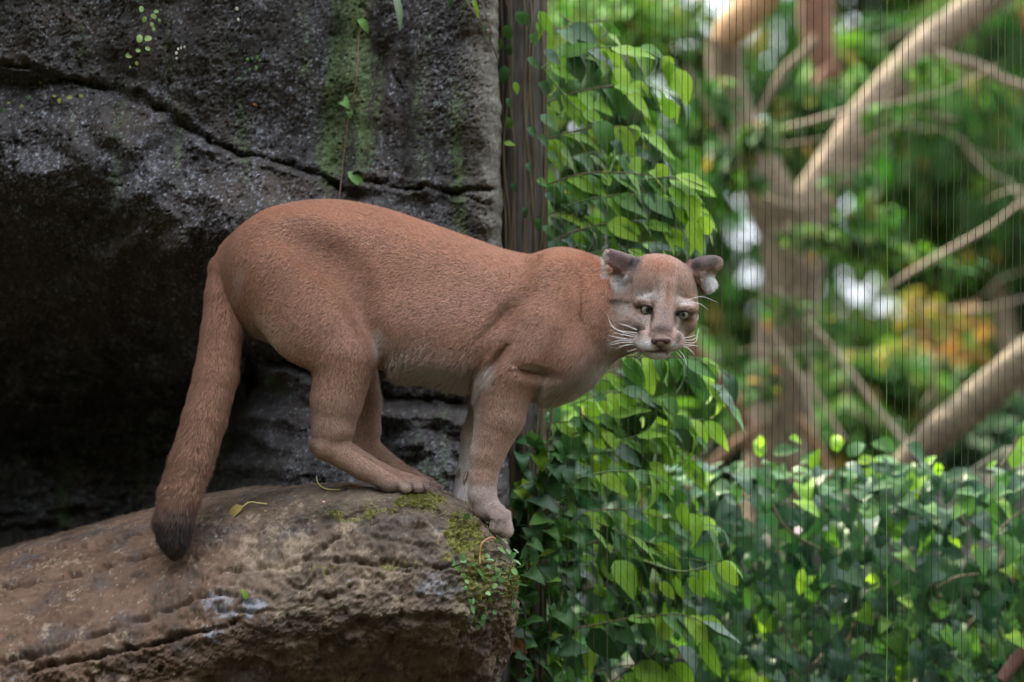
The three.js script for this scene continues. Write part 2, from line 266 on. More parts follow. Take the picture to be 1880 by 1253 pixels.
    const mz = .62 * Math.exp(-((Math.hypot((u - 770) / 50, (v - 918) / 20)) ** 2)) + .42 * Math.exp(-((Math.hypot((u - 650) / 75, (v - 945) / 22)) ** 2)) + .6 * Math.exp(-((Math.hypot((u - 850) / 42, (v - 985) / 50)) ** 2)) + .45 * Math.exp(-((Math.hypot((u - 880) / 40, (v - 1070) / 60)) ** 2)) + .5 * Math.exp(-((Math.hypot((u - 935) / 16, (v - 1080) / 50)) ** 2)) + .35 * Math.exp(-((Math.hypot((u - 720) / 60, (v - 1040) / 12)) ** 2)) + .3 * Math.exp(-((Math.hypot((u - 600) / 40, (v - 1045) / 14)) ** 2));
    const moss = ss(.2, .62, mz * 1.45 + .6 * fbm(x * 26, y * 26, z * 26, 4) + .55 * f2 + .25 * f3 - .16);
    c = mix3(c, mix3([.04, .045, .010], [.16, .155, .028], clamp(.5 + f2 * .8 + f3 * .6)), moss * .92); d += moss * (.003 + .004 * Math.abs(f3));
    c = mix3(c, [.055, .04, .03], .6 * ss(.05, .4, fbm(x * 8, y * 8, z * 8 + 12, 4) + .5 * Math.exp(-((Math.hypot((u - 790) / 60, (v - 1000) / 30)) ** 2)) - .1) * (1 - moss));
    if (noise(x * 150, y * 150, z * 150 + 40) > .66) c = mix3(c, [.36, .32, .28], .45);
    if (moss > .8 && us[i] > 500) mossAt.push(o); pos[o] += n[o] * d; pos[o + 1] += n[o + 1] * d; pos[o + 2] += n[o + 2] * d; col.set(c, o);
  }
  g.setAttribute('color', new THREE.BufferAttribute(col, 3)); g.computeVertexNormals();
  const ledge = thing('rock_ledge', 'brown weathered rock ledge with moss at its rounded end that the cougar stands on', 'rock ledge');
  part('ledge_stone', g, new THREE.MeshPhysicalMaterial({ vertexColors: true, roughness: .85, specularIntensity: .5, side: THREE.DoubleSide }), ledge);
  // a foot of rock that carries it, under and behind
  const f = new THREE.BoxGeometry(3.2, 1.3, .8, 50, 20, 12), q = f.attributes.position;
  for (let i = 0; i < q.count; i++) { const x = q.getX(i) - 1.75, y = q.getY(i) + .35, z = q.getZ(i) - .75, w = fbm(x * 3, y * 3, z * 3, 4); q.setXYZ(i, x - (x > -.2 ? .08 : 0) + .03 * w, y + .02 * w - (y > .95 && x > -1 ? 0 : 0), z + .06 * w); }
  f.computeVertexNormals(); part('ledge_foot', f, std([.1, .075, .055], .95), ledge);
  const rc = new THREE.Raycaster(), stone = ledge.children[0]; scene.updateMatrixWorld(true);
  onLedge = (u, v) => { rc.set(camera.position, W(u, v, 0).sub(camera.position).normalize()); const h = rc.intersectObject(stone)[0]; return h ? [h.point, h.face.normal] : [W(u, v, .1), V(0, .5, .8)]; };
  // moss: short upright shoots
  const sprout = new THREE.BufferGeometry(); sprout.setAttribute('position', new THREE.Float32BufferAttribute([-.5, 0, 0, .5, 0, 0, -.3, .6, .1, .3, .6, .1, 0, 1, .3], 3)); sprout.setIndex([0, 1, 2, 2, 1, 3, 2, 3, 4]); sprout.computeVertexNormals();
  const N = Math.min(34000, mossAt.length), mm = new THREE.InstancedMesh(sprout, leafMat([1, 1, 1], .3, 0), N), M = new THREE.Matrix4(), C = new THREE.Color(), gn = g.attributes.normal;
  for (let s = 0; s < N; s++) { const o = mossAt[Math.floor(rnd() * mossAt.length)], y = V(gn.getX(o / 3) + rr(-.7, .7), gn.getY(o / 3) + rr(-.4, .8), gn.getZ(o / 3) + rr(-.7, .7)).normalize(), x = V(rr(-1, 1), rr(-1, 1), rr(-1, 1)).cross(y).normalize(), z = x.clone().cross(y), L = rr(.002, .0055); M.makeBasis(x.multiplyScalar(L * .45), y.multiplyScalar(L), z.multiplyScalar(L)); M.setPosition(pos[o] + rr(-.002, .002), pos[o + 1] + rr(-.001, .001), pos[o + 2] + rr(-.002, .002)); mm.setMatrixAt(s, M); const k = rr(.6, 1.5); mm.setColorAt(s, C.setRGB(.10 * k, .105 * k, .016 * k)); }
  mm.name = 'moss'; mm.castShadow = mm.receiveShadow = true; tag(mm, null, null, null, 'stuff'); ledge.add(mm);
}
// ---------------------------------------------------------------- leaves
// a leaf of length 1 along +y with its upper face towards +z; halfWidth(t) gives its outline
function leafGeo(kind, bend = .25, fold = .12, rows = 8, wave = 0) {
  const out = {
    lance: (t) => .185 * Math.pow(Math.sin(Math.PI * Math.pow(t, .72)), .85) * (1 - .25 * t),
    oval: (t) => .27 * Math.pow(Math.sin(Math.PI * Math.pow(t, .75)), .75) * (1 - .2 * t),
    heart: (t) => t < .06 ? .36 : .46 * Math.pow(1 - t, .62) * Math.min(1, .72 + 2.4 * t) * (1 - .12 * t),
    round: (t) => .42 * Math.sqrt(Math.max(0, 1 - (2 * t - 1) ** 2)),
    blade: (t) => .055 * Math.pow(Math.sin(Math.PI * Math.pow(t * .97 + .03, .6)), .7),
  }[kind];
  const pos = [], idx = [], uv = []; let y = 0, z = 0, a = bend * .5;
  for (let i = 0; i <= rows; i++) {
    const t = i / rows, w = i === rows ? .002 : Math.max(.006, out(t)), back = kind === 'heart' ? -.16 * Math.exp(-((t / .12) ** 2)) : 0;
    const cz = Math.cos(a), sz = Math.sin(a), wz = wave * Math.sin(t * 11);
    for (const s of [-1, 0, 1]) { pos.push(s * w, y + (s ? back : 0), z + (s ? w * fold * 2 + wz * w * s : 0)); uv.push(.5 + s * w, t); }
    y += cz / rows; z -= sz / rows; a += bend * 2.2 / rows;
  }
  for (let i = 0; i < rows; i++) for (let j = 0; j < 2; j++) { const p = i * 3 + j; idx.push(p, p + 1, p + 3, p + 1, p + 4, p + 3); }
  const g = new THREE.BufferGeometry(); g.setAttribute('position', new THREE.Float32BufferAttribute(pos, 3)); g.setAttribute('uv', new THREE.Float32BufferAttribute(uv, 2)); g.setIndex(idx); g.computeVertexNormals(); return g;
}
const veins = (() => { // pale midrib and side veins, light mottling
  const w = 128, h = 256, d = new Uint8Array(w * h * 4);
  for (let j = 0; j < h; j++) for (let i = 0; i < w; i++) {
    const x = (i + .5) / w - .5, t = j / h, m = Math.exp(-((x / .012) ** 2)), q = ((t - Math.abs(x) * .9) * 9) % 1, s = Math.exp(-((((q < 0 ? q + 1 : q) - .5) / .07) ** 2)) * .5 * ss(.45, .05, Math.abs(x));
    const k = .80 + .1 * fbm(x * 9, t * 14, 3, 3) + .25 * Math.max(m, s * .6), o = (j * w + i) * 4; d[o] = d[o + 1] = d[o + 2] = clamp(k) * 255; d[o] = clamp(k + .06 * m) * 255; d[o + 3] = 255;
  }
  const t = new THREE.DataTexture(d, w, h); t.magFilter = THREE.LinearFilter; t.needsUpdate = true; return t;
})();
const LG = { lance: [.12, .3, .5, .75].map((b, i) => leafGeo('lance', b, .1 + .05 * i, 8, .12)), oval: [.15, .35, .6].map((b, i) => leafGeo('oval', b, .1 + .05 * i, 7, .1)), heart: [.15, .35, .6, .8].map((b, i) => leafGeo('heart', b, .06 + .06 * i, 7, .08)), round: [.1, .3].map((b) => leafGeo('round', b, .08, 6)), blade: [.3, .8].map((b) => leafGeo('blade', b, .3, 9)) };
const lm = (rgb, tr, coat) => { const m = leafMat(rgb, tr, coat); m.map = veins; return m; };
const GREENS = { bright: [lm([.22, .43, .022], .58, 0.33), lm([.19, .40, .025], .55, 0.33), lm([.29, .48, .034], .6, 0.28)], mid: [lm([.06, .18, .022], .46, 0.39), lm([.048, .15, .024], .42, 0.44), lm([.085, .22, .022], .48, 0.33)], dark: [lm([.024, .085, .018], .25, 0.50), lm([.02, .07, .022], .22, 0.55), lm([.034, .11, .018], .3, 0.44)], ivy: [lm([.022, .078, .026], .32, .35), lm([.028, .094, .022], .36, .3), lm([.019, .066, .028], .28, .45), lm([.042, .12, .022], .42, .25)], dry: [lm([.30, .14, .05], .3, 0.06), lm([.34, .20, .08], .3, 0.06)] };
const stemM = std([.10, .075, .04], .85), stemG = std([.09, .13, .035], .8), stemR = std([.13, .06, .045], .8);
const bx = V(), by = V(), bz = V(), bm = new THREE.Matrix4();
function setLeaf(m, p, dir, up, L, wide = 1) {
  by.copy(dir).normalize(); bz.copy(up).addScaledVector(by, -up.dot(by)); if (bz.lengthSq() < 1e-4) bz.set(.3, .2, 1).addScaledVector(by, -by.z); bz.normalize(); bx.crossVectors(by, bz);
  bm.makeBasis(bx.multiplyScalar(L * wide), by.multiplyScalar(L), bz.multiplyScalar(L)); bm.setPosition(p.x, p.y, p.z);
  m.matrix.copy(bm); m.matrix.decompose(m.position, m.quaternion, m.scale);
}
function leaf(parent, kind, mat, p, dir, up, L, wide = 1) { const m = part('leaf', pick(LG[kind]), mat, parent); setLeaf(m, p, dir, up, L, wide); return m; }

// ---------------------------------------------------------------- the post and what grows on it
{
  const R = .05, n = 72, m = 420, y0 = -.05, y1 = 4.2, pos = [], col = [], idx = [], cx = W(958, 0, -.62).x, cz = -.62;
  for (let j = 0; j <= m; j++) for (let i = 0; i <= n; i++) {
    const y = mix(y0, y1, j / m), a = (i % n) / n * 6.28318, c = Math.cos(a), s = Math.sin(a), strip = ridge(c * 5.5 + .5 * noise(y * 3, c, s), y * 1.6, s * 5.5, 4) * .6 + .5 * ridge(c * 12, y * 3.4, s * 12, 3), fine = fbm(c * 20, y * 12, s * 20, 4);
    const r = R * (1 + .04 * Math.sin(y * 3) + .035 * noise(y * 6, 3, 1)) + .011 * strip + .006 * fine;
    pos.push(cx + r * c + .004 * noise(y * 2, 8, 1), y, cz + r * s);
    const k = clamp(.42 + strip * .5 + fine * .9 + .3 * noise(c * 9, y * 14, s * 9)); col.push(...mix3([.010, .008, .007], [.085, .072, .064], k));
  }
  for (let j = 0; j < m; j++) for (let i = 0; i < n; i++) { const a = j * (n + 1) + i; idx.push(a, a + n + 1, a + 1, a + 1, a + n + 1, a + n + 2); }
  const g = new THREE.BufferGeometry(); g.setAttribute('position', new THREE.Float32BufferAttribute(pos, 3)); g.setAttribute('color', new THREE.Float32BufferAttribute(col, 3)); g.setIndex(idx); g.computeVertexNormals();
  const post = thing('wooden_post', 'weathered grey wooden post between the rock face and the wire fence', 'post');
  part('trunk', g, new THREE.MeshStandardMaterial({ vertexColors: true, roughness: .92 }), post);
  const cr = thing('creeper', 'thin brown creeper stems with a few dark leaves winding up the wooden post', 'creeper');
  for (let k = 0; k < 17; k++) { // woody stems that wind up the post
    const pts = [], a0 = rr(.1, 3.0), tw = rr(-.5, .5); for (let i = 0; i <= 12; i++) { const y = .7 + i * .15 + rr(-.02, .02), a = a0 + tw * i * .22 + .35 * noise(i * .6, k * 3.1, 2), r = .058 + .006 * rnd() + (i === 5 && k % 3 === 0 ? .02 : 0); pts.push([cx + r * Math.cos(a), y, cz + r * Math.sin(a), rr(.0016, .0042)]); }
    part('stem', tube(pts, 60, 6, .25, 60), k % 8 ? stemM : stemR, cr);
  }
  for (const [u, v, L, du, dv, mt] of [[930, 45, 38, .1, 1, 'mid'], [928, 120, 40, -.1, 1, 'dark'], [945, 150, 26, .3, 1, 'bright'], [968, 105, 36, .9, .5, 'ivy'], [925, 262, 24, .9, .1, 'bright'], [932, 215, 30, .4, 1, 'mid'], [968, 235, 34, 1, .4, 'dark'], [940, 335, 22, .5, .9, 'dark'], [990, 20, 62, .6, 1, 'bright'], [985, 40, 50, .7, .8, 'bright'], [975, 60, 30, .4, .9, 'mid'], [918, 70, 30, -.3, 1, 'mid'], [1000, 355, 30, .9, .5, 'dark'], [996, 415, 34, .8, .5, 'dark'], [985, 330, 30, 1, .3, 'mid'], [950, 20, 30, .3, 1, 'dark'], [1002, 280, 34, 1, .3, 'ivy'], [935, 80, 30, -.2, 1, 'dark'], [958, 20, 34, .5, 1, 'mid'], [990, 150, 40, .9, .6, 'dark'], [992, 210, 44, .8, .6, 'dark'], [965, 300, 26, .8, .5, 'dark'], [988, 250, 36, 1, .4, 'mid'], [1000, 90, 44, .8, .7, 'dark'], [930, 180, 24, .6, .8, 'dark'], [960, 380, 28, .6, .8, 'dark'], [1004, 445, 36, .9, .4, 'ivy'], [985, 400, 30, .3, 1, 'dark']])
    leaf(cr, u > 980 && v < 60 ? 'lance' : 'oval', pick(GREENS[mt]), W(u, v, -.53), V(du, -dv, .25), V(rr(-.3, .3), .6, .8), L * px, 1.1);
}
// ---------------------------------------------------------------- the wire fence
const fenceZ = (x) => mix(-.46, .10, clamp((x - .07) / 1.2, -.2, 2.2));
{
  const fence = thing('wire_fence', 'fence of thin vertical steel wires between the cougar and the plants on the right', 'wire fence');
  const wireM = (rgb) => new THREE.MeshPhysicalMaterial({ color: new THREE.Color().setRGB(...rgb), roughness: .85, specularIntensity: .35 }), mats = [wireM([.026, .021, .017]), wireM([.045, .037, .029]), wireM([.018, .015, .013]), wireM([.09, .075, .057])];
  const green = std([.12, .17, .04], .8); let x = .055, k = 0;
  while (x < 1.62) {
    const z = fenceZ(x), pts = [], ph = rr(0, 6), amp = rr(.0006, .002);
    for (let i = 0; i <= 14; i++) { const y = .3 + i * .2; pts.push([x + amp * Math.sin(y * 9 + ph) + .0016 * noise(y * 3, k * 1.7, 1), y, z + .001 * noise(y * 4, k * 2.3, 5), .00086 * rr(.85, 1.15)]); }
    part('wire', tube(pts, 90, 5, .25, 160), k === 51 ? green : mats[Math.floor(rnd() * rnd() * 4 + rnd() * .7) % 4], fence);
    x += .0163 + rr(-.0012, .0012); k++;
  }
}
// ---------------------------------------------------------------- vines
// stems: [[u, v], ...] at depth z; leaves alternate along each
function vine(name, label, stems, opt) {
  const t = thing(name, label, 'vine'); let n = 0;
  for (const st of stems) {
    const z0 = opt.z + rr(-.13, .1), pts = st.map(([u, v], i) => { const p = W(u + rr(-6, 6), v + rr(-6, 6), z0 + rr(-.03, .03) + (opt.dz ?? 0) * i); return [p.x, p.y, p.z, mix(.0026, .0011, i / (st.length - 1))]; });
    part('stem', tube(pts, 26, 5), rnd() < .6 ? stemG : stemM, t);
    const c = new THREE.CatmullRomCurve3(pts.map((p) => V(p[0], p[1], p[2])), false, 'centripetal'), len = c.getLength(), m = Math.round(len / opt.gap);
    for (let i = 0; i < m; i++) {
      const s = (i + rr(.2, .8)) / m, p = c.getPointAt(s), tan = c.getTangentAt(s), side = i % 2 ? 1 : -1;
      const d = V(tan.x * rr(.4, 1) + rr(-.2, .5), tan.y * .4 + side * rr(.05, .45) - rr(.25, .95), rr(-.35, .5) + side * .15);
      const up = V(rr(-.5, .5), rr(.35, 1), rr(.1, .9)), L = opt.size * Math.pow(rr(.3, 1), .8) * 1.3 * px;
      const tone = rnd() < opt.dry ? 'dry' : rnd() < opt.bright ? 'bright' : rnd() < opt.darkness ? 'dark' : 'mid';
      const off = p.clone().addScaledVector(d.clone().normalize(), .006);
      leaf(t, opt.kind === 'both' ? (rnd() < .5 ? 'lance' : 'oval') : opt.kind, pick(GREENS[tone]), off, d, up, L, opt.wide ?? 1); n++;
    }
  }
  console.log(name, n, 'leaves'); return t;
}
vine('climbing_vine', 'vine of pointed bright green leaves beside the post above the head of the cougar', [
  [[1000, 60], [1060, 48], [1125, 40]], [[990, 130], [1050, 95], [1130, 88], [1195, 95], [1245, 120]], [[990, 195], [1080, 160], [1180, 155], [1245, 185]], [[990, 255], [1060, 240], [1150, 228], [1205, 250]], [[1010, 300], [1070, 282], [1160, 286], [1235, 290]], [[1000, 340], [1080, 318], [1200, 318], [1290, 340]], [[1000, 400], [1090, 370], [1200, 362], [1300, 392]], [[1000, 450], [1080, 420], [1180, 408], [1285, 432]], [[1020, 480], [1120, 452], [1200, 440], [1290, 462]], [[1010, 350], [1060, 390], [1120, 440], [1180, 470]], [[1010, 140], [1060, 190], [1110, 240], [1150, 300]], [[1030, 20], [1090, 70], [1140, 130], [1190, 200]],
], { z: -.66, gap: .017, size: 67, kind: 'both', bright: .5, darkness: .4, dry: 0, wide: 1.12 });
vine('climbing_vine', 'mass of long drooping leaves growing behind the wires under the chin of the cougar', [
  [[1060, 700], [1150, 672], [1250, 676], [1335, 730]], [[1130, 655], [1200, 650], [1290, 660], [1345, 688]], [[1040, 745], [1140, 722], [1230, 756], [1285, 815]], [[1020, 805], [1120, 785], [1220, 812], [1285, 865]], [[1030, 885], [1130, 865], [1220, 885], [1268, 940]], [[1020, 955], [1130, 935], [1230, 950], [1325, 968]], [[1080, 830], [1160, 850], [1240, 900], [1300, 960]], [[1070, 760], [1130, 800], [1190, 850], [1230, 920]], [[1030, 1010], [1120, 990], [1200, 1000], [1260, 1040]], [[1000, 780], [1070, 770], [1140, 750], [1220, 720]], [[1000, 850], [1080, 840], [1160, 800], [1240, 780]], [[1100, 690], [1170, 720], [1240, 760], [1300, 770]],
], { z: -.62, gap: .019, size: 72, kind: 'lance', bright: .48, darkness: .4, dry: 0, wide: 1.25 });
vine('climbing_vine', 'drooping green leaves low behind the wires right of the ledge', [
  [[1030, 1030], [1150, 1002], [1250, 1022], [1330, 1035]], [[1020, 1095], [1130, 1072], [1230, 1095], [1260, 1150]], [[1050, 1155], [1160, 1130], [1260, 1132], [1305, 1160]], [[1000, 1205], [1100, 1182], [1200, 1195], [1240, 1240]], [[1060, 1240], [1160, 1225], [1260, 1240]], [[1100, 960], [1180, 1010], [1240, 1080], [1290, 1140]], [[1040, 930], [1110, 1000], [1150, 1080], [1190, 1170]], [[1010, 1150], [1090, 1120], [1180, 1080], [1260, 1060]], [[1100, 1270], [1180, 1210], [1250, 1180]], [[1000, 1060], [1080, 1040], [1170, 1040]],
], { z: -.6, gap: .024, size: 70, kind: 'both', bright: .3, darkness: .55, dry: 0, wide: 1.2 });
vine('climbing_vine', 'small dark ivy leaves covering the shaded foot of the wooden post', [
  [[925, 1253], [930, 1130], [940, 1000], [950, 880], [960, 780]], [[960, 1270], [965, 1150], [970, 1030], [985, 900], [990, 780]], [[1000, 1270], [1005, 1150], [1000, 1030], [1010, 900], [1020, 800]], [[1040, 1270], [1030, 1150], [1040, 1030], [1040, 900], [1050, 790]], [[945, 1260], [985, 1180], [1030, 1100], [1060, 1000]], [[915, 1200], [945, 1120], [975, 1040], [985, 940]], [[950, 1000], [965, 900], [975, 800], [985, 740]], [[920, 1250], [950, 1200], [1000, 1150], [1050, 1120]], [[945, 1050], [990, 980], [1030, 920], [1070, 850]], [[930, 930], [960, 900], [1000, 870], [1040, 830]],
], { z: -.5, gap: .021, size: 46, kind: 'heart', bright: .06, darkness: .6, dry: .01, wide: .95 });
// a few outermost leaves, each as seen
{
  const t = thing('vine_sprig', 'sprig with bright backlit leaves that hangs out alone over the dark hedge', 'vine');
  part('stem', tube(path([[1180, 1030, 2.2], [1250, 1050, 1.8], [1320, 1036, 1.2]], -.5), 16, 5), stemG, t);
  for (const [u, v, L, du, dv] of [[1318, 1034, 82, .75, .65], [1285, 1048, 66, .7, .75], [1262, 1062, 70, .8, .62], [1210, 1070, 60, .6, .5], [1290, 1175, 84, .42, 1], [1240, 1060, 50, .3, 1]]) leaf(t, 'lance', GREENS.bright[(u >> 2) % 3], W(u, v, -.5), V(du, -dv, .12), V(-.5, .6, .6), L * px, 1.15);
  const q = thing('vine_sprig', 'sprig of long sunlit leaves reaching right just above the right ear of the cougar', 'vine');
  part('stem', tube(path([[1180, 330, 2.2], [1240, 325, 1.8], [1300, 345, 1.2]], -.52), 16, 5), stemG, q);
  for (const [u, v, L, du, dv] of [[1240, 322, 88, 1, .32], [1258, 358, 86, .62, .72], [1225, 345, 76, .8, .45], [1265, 405, 74, .45, 1], [1222, 180, 60, .3, .8], [1150, 92, 62, 1, .12], [1150, 175, 72, .9, .4], [1190, 315, 70, 1, .25], [1300, 500, 34, .5, .4], [1205, 300, 70, .6, .8], [1290, 395, 60, .3, 1]]) leaf(q, 'oval', GREENS.bright[(u + v) % 3], W(u, v, -.52), V(du, -dv, .12), V(-.3, .8, .5), L * px, .92);
}
// ---------------------------------------------------------------- clouds of leaves for hedge and trees
const speck = (() => { const g = leafGeo('oval', .3, .12, 3); return g; })();
const heartS = leafGeo('heart', .3, .1, 4);
function cloud(parent, name, geo, mat, items) { const m = new THREE.InstancedMesh(geo, mat, items.length), o = new THREE.Object3D(), c = new THREE.Color(); items.forEach(([p, d, up, L, rgb], i) => { setLeaf(o, p, d, up, L, 1); m.setMatrixAt(i, bm); m.setColorAt(i, c.setRGB(...rgb)); }); m.name = name; m.castShadow = m.receiveShadow = true; tag(m, null, null, null, 'stuff'); parent.add(m); return m; }
const leafAny = leafMat([1, 1, 1], .45, .1), leafIvy = leafMat([1, 1, 1], .22, .12);
const GAPS = [[1345, 412, 15], [1374, 408, 25], [1376, 486, 24], [1381, 556, 19], [1592, 524, 31], [1612, 548, 24], [1550, 498, 14], [1522, 570, 10], [1618, 342, 13], [1434, 205, 13], [1608, 612, 14], [1296, 800, 10], [1640, 500, 12]];
const inGap = (p, grow = 1) => { const [u, v] = sheet(p.x, p.y, p.z); for (const [a, b, r] of GAPS) if (Math.hypot(u - a, v - b) < r * grow + 5 * noise(u * .1, v * .1)) return true; return false; };
// ---------------------------------------------------------------- the hedge
{
  const hz = (u, v) => -1.08 - .28 * ss(900, 790, v) + .09 * noise(u * .012, v * .012, 4) - .12 * ss(1330, 1230, u);
  const top = (u) => 860 + 24 * noise(u * .011, 5, 1) - 14 * ss(1700, 1600, Math.abs(u - 1600) + 1600) + 12 * noise(u * .05, 9, 1);
  const t = thing('ivy_hedge', 'dense low hedge of heart-shaped ivy leaves behind the wires at lower right', 'hedge');
  const one = (u, v, dz, small) => {
    const z = hz(u, v) + dz, p = W(u, v, z), crest = ss(top(u) + 110, top(u) - 10, v), up = V(rr(-.5, .5), rr(.3, 1) + crest * .8, rr(.3, 1)), d = V(rr(-.8, .8), rr(-1, -.15) + crest * rr(0, .9), rr(.1, .8));
    return [p, d, up, rr(.7, 1.25) * (small ? 32 : 47) * px * 1.15, crest];
  };
  let n = 0, tries = 0; const kept = [];
  while (n < 300 && tries++ < 9000) {
    const u = rr(1215, 1905), v = rr(790, 1275); if (v < top(u) || (u < 1300 && rnd() < .6)) continue;
    if (kept.some((q) => (q[0] - u) ** 2 + (q[1] - v) ** 2 < 300)) continue; kept.push([u, v]);
    const [p, d, up, L, crest] = one(u, v, rr(-.05, .07)); const tone = rnd() < .22 ? (rnd() < .25 ? 'bright' : 'mid') : 'ivy';
    leaf(t, rnd() < .85 ? 'heart' : 'oval', pick(GREENS[tone]), p, d, up, L, rr(.8, 1.05)); n++;
  }
  const items = [], tones = [[.022, .078, .026], [.028, .094, .022], [.019, .066, .028], [.034, .10, .022], [.021, .07, .024]];
  for (let i = 0; i < 2100; i++) { const u = rr(1180, 2300), v = rr(800, 1620); if (v < top(u) + 4) continue; const [p, d, up, L] = one(u, v, -.17 - Math.abs(gauss()) * .2, rnd() < .4); items.push([p, d, up, L, pick(tones).map((c) => c * rr(.75, 1.2))]); }
  for (let i = 0; i < 700; i++) { const u = rr(1915, 2500), v = rr(800, 1620); const [p, d, up, L] = one(u, v, rr(-.05, .07)); items.push([p, d, up, L, pick(tones).map((c) => c * rr(.75, 1.2))]); }
  cloud(t, 'foliage', heartS, leafIvy, items);
  // upright young shoots along the crest
  for (const [u, v, L, du, dv, tone] of [[1398, 840, 44, -.1, -1, 'bright'], [1420, 835, 54, .9, -.5, 'ivy'], [1395, 800, 30, .2, 1, 'bright'], [1540, 830, 40, -.3, -1, 'bright'], [1530, 800, 44, .6, .8, 'bright'], [1560, 840, 50, .5, -.9, 'mid'], [1575, 850, 40, .9, -.4, 'bright'], [1612, 808, 46, .9, .3, 'ivy'], [1600, 815, 34, 1, .1, 'mid'], [1580, 868, 46, 1, .1, 'bright'], [1665, 818, 62, .9, .25, 'ivy'], [1700, 860, 36, .2, -1, 'bright'], [1720, 850, 40, .3, .9, 'bright'], [1815, 862, 24, .5, -.8, 'bright'], [1860, 860, 60, .4, -1, 'bright'], [1870, 830, 50, .6, -.9, 'bright'], [1873, 800, 34, .2, -1, 'mid'], [1470, 850, 36, .8, -.6, 'mid'], [1490, 862, 40, .3, -1, 'bright'], [1450, 805, 30, .9, -.1, 'bright'], [1345, 870, 40, .4, -1, 'mid'], [1360, 890, 34, 1, -.2, 'ivy'], [1640, 870, 40, .7, -.6, 'mid'], [1740, 880, 46, .8, -.5, 'ivy'], [1680, 880, 40, -.3, -1, 'mid']])
    leaf(t, 'oval', pick(GREENS[tone]), W(u, v, -1.25 + rr(-.06, .06)), V(du, -dv, .15), V(rr(-.5, .3), .6, .7), L * px * 1.2, 1.05);
  for (const l of [[[1415, 920, 3], [1440, 965, 3], [1470, 990, 2.5], [1510, 1010, 2]], [[1720, 1080, 2.5], [1760, 1060, 2.5], [1800, 1055, 2]], [[1830, 985, 2], [1850, 960, 2], [1890, 930, 1.6]], [[1840, 855, 2.4], [1858, 830, 2], [1870, 800, 1.4]], [[1840, 1250, 12], [1870, 1210, 14], [1900, 1180, 14]]]) part('stem', tube(path(l, -1.02), 14, 6), l[0][2] > 5 ? stemR : stemM, t);
  // the brown tangle inside
  const tw = []; for (let i = 0; i < 170; i++) { const u = rr(1180, 2200), v = rr(900, 1500), z = hz(u, v) - rr(.1, .4), a = W(u, v, z), l = rr(.06, .22), d = V(rr(-1, 1), rr(-.6, 1), rr(-.5, .5)).normalize().multiplyScalar(l); tw.push(tube([[a.x, a.y, a.z, .004], [a.x + d.x * .5 + rr(-.02, .02), a.y + d.y * .5, a.z + d.z * .5, .0032], [a.x + d.x, a.y + d.y, a.z + d.z, .002]], 6, 5)); }
  const m = part('twigs', mergeGeometries(tw), stemM, t); tag(m, null, null, null, 'stuff');
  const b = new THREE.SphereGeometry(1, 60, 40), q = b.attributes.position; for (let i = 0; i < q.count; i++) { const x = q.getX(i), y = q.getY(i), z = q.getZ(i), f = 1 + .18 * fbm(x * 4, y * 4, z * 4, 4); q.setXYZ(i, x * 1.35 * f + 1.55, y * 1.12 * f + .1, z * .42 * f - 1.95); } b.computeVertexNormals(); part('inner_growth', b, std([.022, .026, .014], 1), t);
  const f = thing('flower', 'small pale pink flower open in the hedge', 'flower'); const c = W(1466, 974, -.97);
  for (let i = 0; i < 5; i++) { const a = i * 1.2566, m2 = part('petal', LG.round[0], i ? petal() : petal(), f); setLeaf(m2, c, V(Math.cos(a), Math.sin(a), .35), V(0, 0, 1), 9 * px, 1); }
}
function petal() { return (petal.m ??= leafMat([.75, .62, .70], .4, .1)); }
// ---------------------------------------------------------------- the tree behind the fence
const barkGeo = (l, z, seg = 90, sides = 28) => tube(path(l, z), seg, sides, .2, 8);
function barkMat(rgb) { const w = 128, d = new Uint8Array(w * w * 4), A = (i, j, s, k) => { const a = i / w * 6.2832, b = j / w * 6.2832; return fbm(Math.cos(a) * s, Math.sin(a) * s + Math.cos(b) * s * k, Math.sin(b) * s * k, 4); }; for (let j = 0; j < w; j++) for (let i = 0; i < w; i++) { const o = (j * w + i) * 4, q = clamp(.6 + 1.3 * A(i, j, 2.2, .7) + .6 * A(i, j, 6, .6), .14); d[o] = 255 * q; d[o + 1] = 255 * q * .97; d[o + 2] = 255 * q * .92; d[o + 3] = 255; } const t = new THREE.DataTexture(d, w, w); t.wrapS = t.wrapT = THREE.RepeatWrapping; t.repeat.set(2, 6); t.magFilter = THREE.LinearFilter; t.needsUpdate = true; return std(rgb, .9, { map: t }); }
